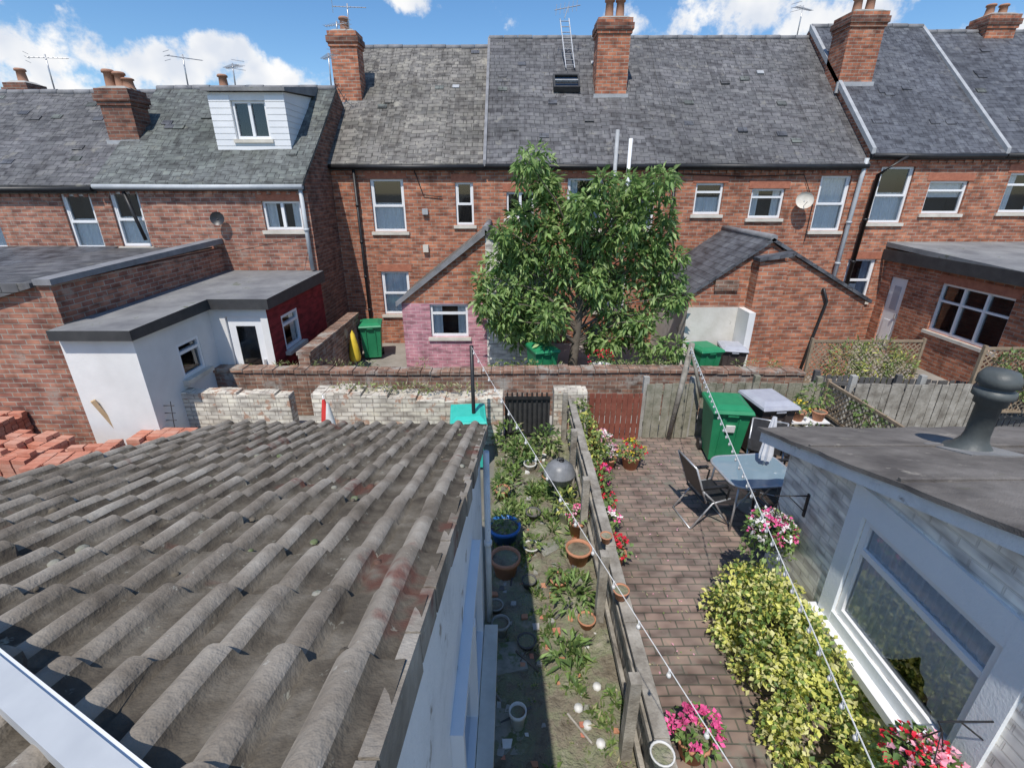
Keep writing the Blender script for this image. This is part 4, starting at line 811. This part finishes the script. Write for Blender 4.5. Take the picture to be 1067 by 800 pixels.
stack(-9.2,6.5,4,8,11,1,.05); stack(-8.0,6.1,4,7,10,2,-.1); stack(-6.95,5.8,4,7,9,3,.12); stack(-8.5,5.4,4,6,9,4,.1); stack(-6.3,6.9,4,4,7,5,0); stack(-7.3,4.9,4,5,8,6,.1)
mb=MB(); mb.tube([(-6.6,7.4,.0),(-6.9,7.2,1.15)],.045,4,'wood_new'); mb.obj('timber_post')
mb=MB()
for i in range(9): mb.tube([(-6.9+i*.13,7.35,.1),(-6.9+i*.13,7.5,1.0)],.008,4,'blackmetal')
for i in range(7): mb.tube([(-6.95,7.36+i*.02,.15+i*.13),(-5.8,7.36+i*.02,.15+i*.13)],.008,4,'blackmetal')
mb.obj('wire_mesh_panel')
mb=MB(); mb.tube([(-.62,7.0,0),(-.62,7.0,2.16)],.03,8,'black'); mb.obj('clothes_post')
mb=MB(); mb.tube([(2.95,8.0,0),(3.12,7.95,1.9)],.05,6,'wood'); mb.tube([(3.12,7.93,1.8),(3.4,7.9,.9)],.03,6,'wood'); mb.obj('clothes_post')
def line(p,q,sag,mat='rope',r=.006,bulbs=0,name='washing_line'):
    p=V(p);q=V(q);mb=MB(); pts=[p.lerp(q,i/24)-Z_*sag*4*(i/24)*(1-i/24) for i in range(25)]; mb.tube(pts,r,5,mat)
    for i in range(bulbs):
        t=(i+.5)/bulbs; c=p.lerp(q,t)-Z_*sag*4*t*(1-t); mb.tube([c,c-Z_*.03],.007,5,mat); mb.lathe(c-Z_*.03,[(0,-.036),(.011,-.028),(.015,-.014),(.01,0),(0,.001)],6,'whitepot')
    mb.obj(name)
line((3.1,7.95,1.85),(1.45,.2,1.9),.05,r=.004,bulbs=48,name='festoon_lights'); line((-.62,7.0,2.14),(1.35,.1,2.0),.08,r=.003,bulbs=22,name='festoon_lights')
line((-5.0,12.1,3.3),(-10.5,6.0,2.9),.2,'black',.006,name='overhead_cable')
mb=MB(); mb.lathe((-4.0,11.6,0),[(.2,0),(.2,.06),(.03,.08),(.02,.3)],12,'conc')
mb.lathe((-4.0,11.6,.3),[(.12,0),(.15,.1),(.11,.4),(.05,.7),(.0,.8)],9,'yellow'); mb.obj('closed_parasol')
mb=MB(); mb.lathe((-3.1,7.2,.55),[(.12,0),(.09,.25),(.03,.6),(0,.65)],8,'redfab'); mb.lathe((-3.03,7.17,.55),[(.1,0),(.08,.25),(.02,.58)],8,'whitepot'); mb.tube([(-3.1,7.2,0),(-3.1,7.2,1.25)],.012,6,'steel'); mb.obj('closed_parasol')
# open casement of the house the view is taken from
rc=empty('open_casement_window',(-.8,.5,3.45)); mb=MB()
p=V((-1.3,.82,3.46)); q=V((-.45,.40,3.53)); U=(q-p).normalized(); N=V((-U.y,U.x,0)).normalized()
mb.obox(p,U,N,0,(q-p).length,0,.045,-.05,.0,'greypipe'); mb.obox(p,U,N,0,(q-p).length,.008,.037,.0,.01,'pvc'); mb.obj('bottom_rail',rc)
mb=MB(); mb.tube([(1.22,1.9,.05),(1.22,1.9,.35),(1.27,1.88,.45),(1.36,1.85,.47),(1.45,1.8,.42),(1.47,1.6,.3),(1.47,1.2,.2)],.045,10,'whitepot'); mb.obj('waste_pipe')
# ------------------------------------------------------------------ world
w=bpy.data.worlds.new('World'); sc.world=w; w.use_nodes=True; nt=w.node_tree; nt.nodes.clear()
out=nt.nodes.new('ShaderNodeOutputWorld'); sky=nt.nodes.new('ShaderNodeTexSky'); sky.sky_type='NISHITA'; sky.sun_disc=False
S=V((-.2,-.72,1.2)).normalized(); sky.sun_elevation=math.asin(S.z); sky.sun_rotation=math.atan2(S.x,S.y)%(2*math.pi)
sky.air_density=1.0; sky.dust_density=.4; sky.ozone_density=3.5
tc=nt.nodes.new('ShaderNodeTexCoord'); gen=tc.outputs['Generated']
tot=None
cl=[(-1.02,1.19,.262,.11),(-.77,1.171,.222,.09),(-.95,1.156,.185,.11),(-.592,1.192,.265,.045),(-.49,1.168,.205,.085),(-.216,1.224,.36,.05),(.45,1.212,.335,.09),(.70,1.2,.315,.10),(.98,1.2,.29,.05),(-.2,1.0,.75,.25),(-1.5,.9,.35,.18),(1.5,.9,.4,.18)]
nz=nd(nt,'ShaderNodeTexNoise',{'Scale':11.0,'Detail':6.0,'Roughness':.62}); LK(nt,gen,nz.inputs['Vector'])
for x,y,z,r_ in cl:
    d=V((x,y,z)).normalized()
    sb=nd(nt,'ShaderNodeVectorMath',operation='SUBTRACT'); LK(nt,gen,sb.inputs[0]); sb.inputs[1].default_value=d
    ml=nd(nt,'ShaderNodeVectorMath',operation='MULTIPLY'); LK(nt,sb.outputs[0],ml.inputs[0]); ml.inputs[1].default_value=(1,1,2.3)
    ln=nd(nt,'ShaderNodeVectorMath',operation='LENGTH'); LK(nt,ml.outputs[0],ln.inputs[0])
    mr=nd(nt,'ShaderNodeMapRange'); LK(nt,ln.outputs['Value'],mr.inputs['Value']); mr.inputs['From Min'].default_value=r_*1.5; mr.inputs['From Max'].default_value=0; mr.inputs['To Min'].default_value=0; mr.inputs['To Max'].default_value=1
    if tot is None: tot=mr.outputs[0]
    else:
        mx=nd(nt,'ShaderNodeMath',operation='MAXIMUM'); LK(nt,tot,mx.inputs[0]); LK(nt,mr.outputs[0],mx.inputs[1]); tot=mx.outputs[0]
ma=nd(nt,'ShaderNodeMath',operation='MULTIPLY_ADD'); LK(nt,nz.outputs['Fac'],ma.inputs[0]); ma.inputs[1].default_value=3.0; LK(nt,tot,ma.inputs[2])
mrr=nd(nt,'ShaderNodeMapRange'); mrr.interpolation_type='SMOOTHSTEP'; LK(nt,ma.outputs[0],mrr.inputs['Value']); mrr.inputs['From Min'].default_value=1.8; mrr.inputs['From Max'].default_value=2.25
b1=nt.nodes.new('ShaderNodeBackground'); b1.inputs['Strength'].default_value=.15
hs=nd(nt,'ShaderNodeHueSaturation'); hs.inputs['Saturation'].default_value=1.2; LK(nt,sky.outputs[0],hs.inputs['Color']); LK(nt,hs.outputs[0],b1.inputs['Color'])
b2=nt.nodes.new('ShaderNodeBackground'); b2.inputs['Strength'].default_value=1.0
n2=nd(nt,'ShaderNodeTexNoise',{'Scale':14.0,'Detail':3.0}); LK(nt,gen,n2.inputs['Vector']); cc=ramp(nt,n2.outputs['Fac'],[(.74,.79,.88),(1,1,1)],.35,.6); LK(nt,cc,b2.inputs['Color'])
ms=nt.nodes.new('ShaderNodeMixShader'); LK(nt,mrr.outputs[0],ms.inputs[0]); LK(nt,b1.outputs[0],ms.inputs[1]); LK(nt,b2.outputs[0],ms.inputs[2]); LK(nt,ms.outputs[0],out.inputs['Surface'])
sd=bpy.data.lights.new('sun','SUN'); sd.energy=4.3; sd.angle=math.radians(.6); sd.color=(1,.95,.88)
so=bpy.data.objects.new('sun',sd); so.rotation_euler=(-S).to_track_quat('-Z','Y').to_euler(); so.location=(0,0,30); sc.collection.objects.link(so)
cd=bpy.data.cameras.new('camera'); cd.sensor_width=36; cd.lens=500/1067*36; cd.clip_start=.02; cd.clip_end=2000
co=bpy.data.objects.new('camera',cd); co.location=(0,0,4.4); co.rotation_euler=(math.radians(90-22.3),0,0); sc.collection.objects.link(co); sc.camera=co
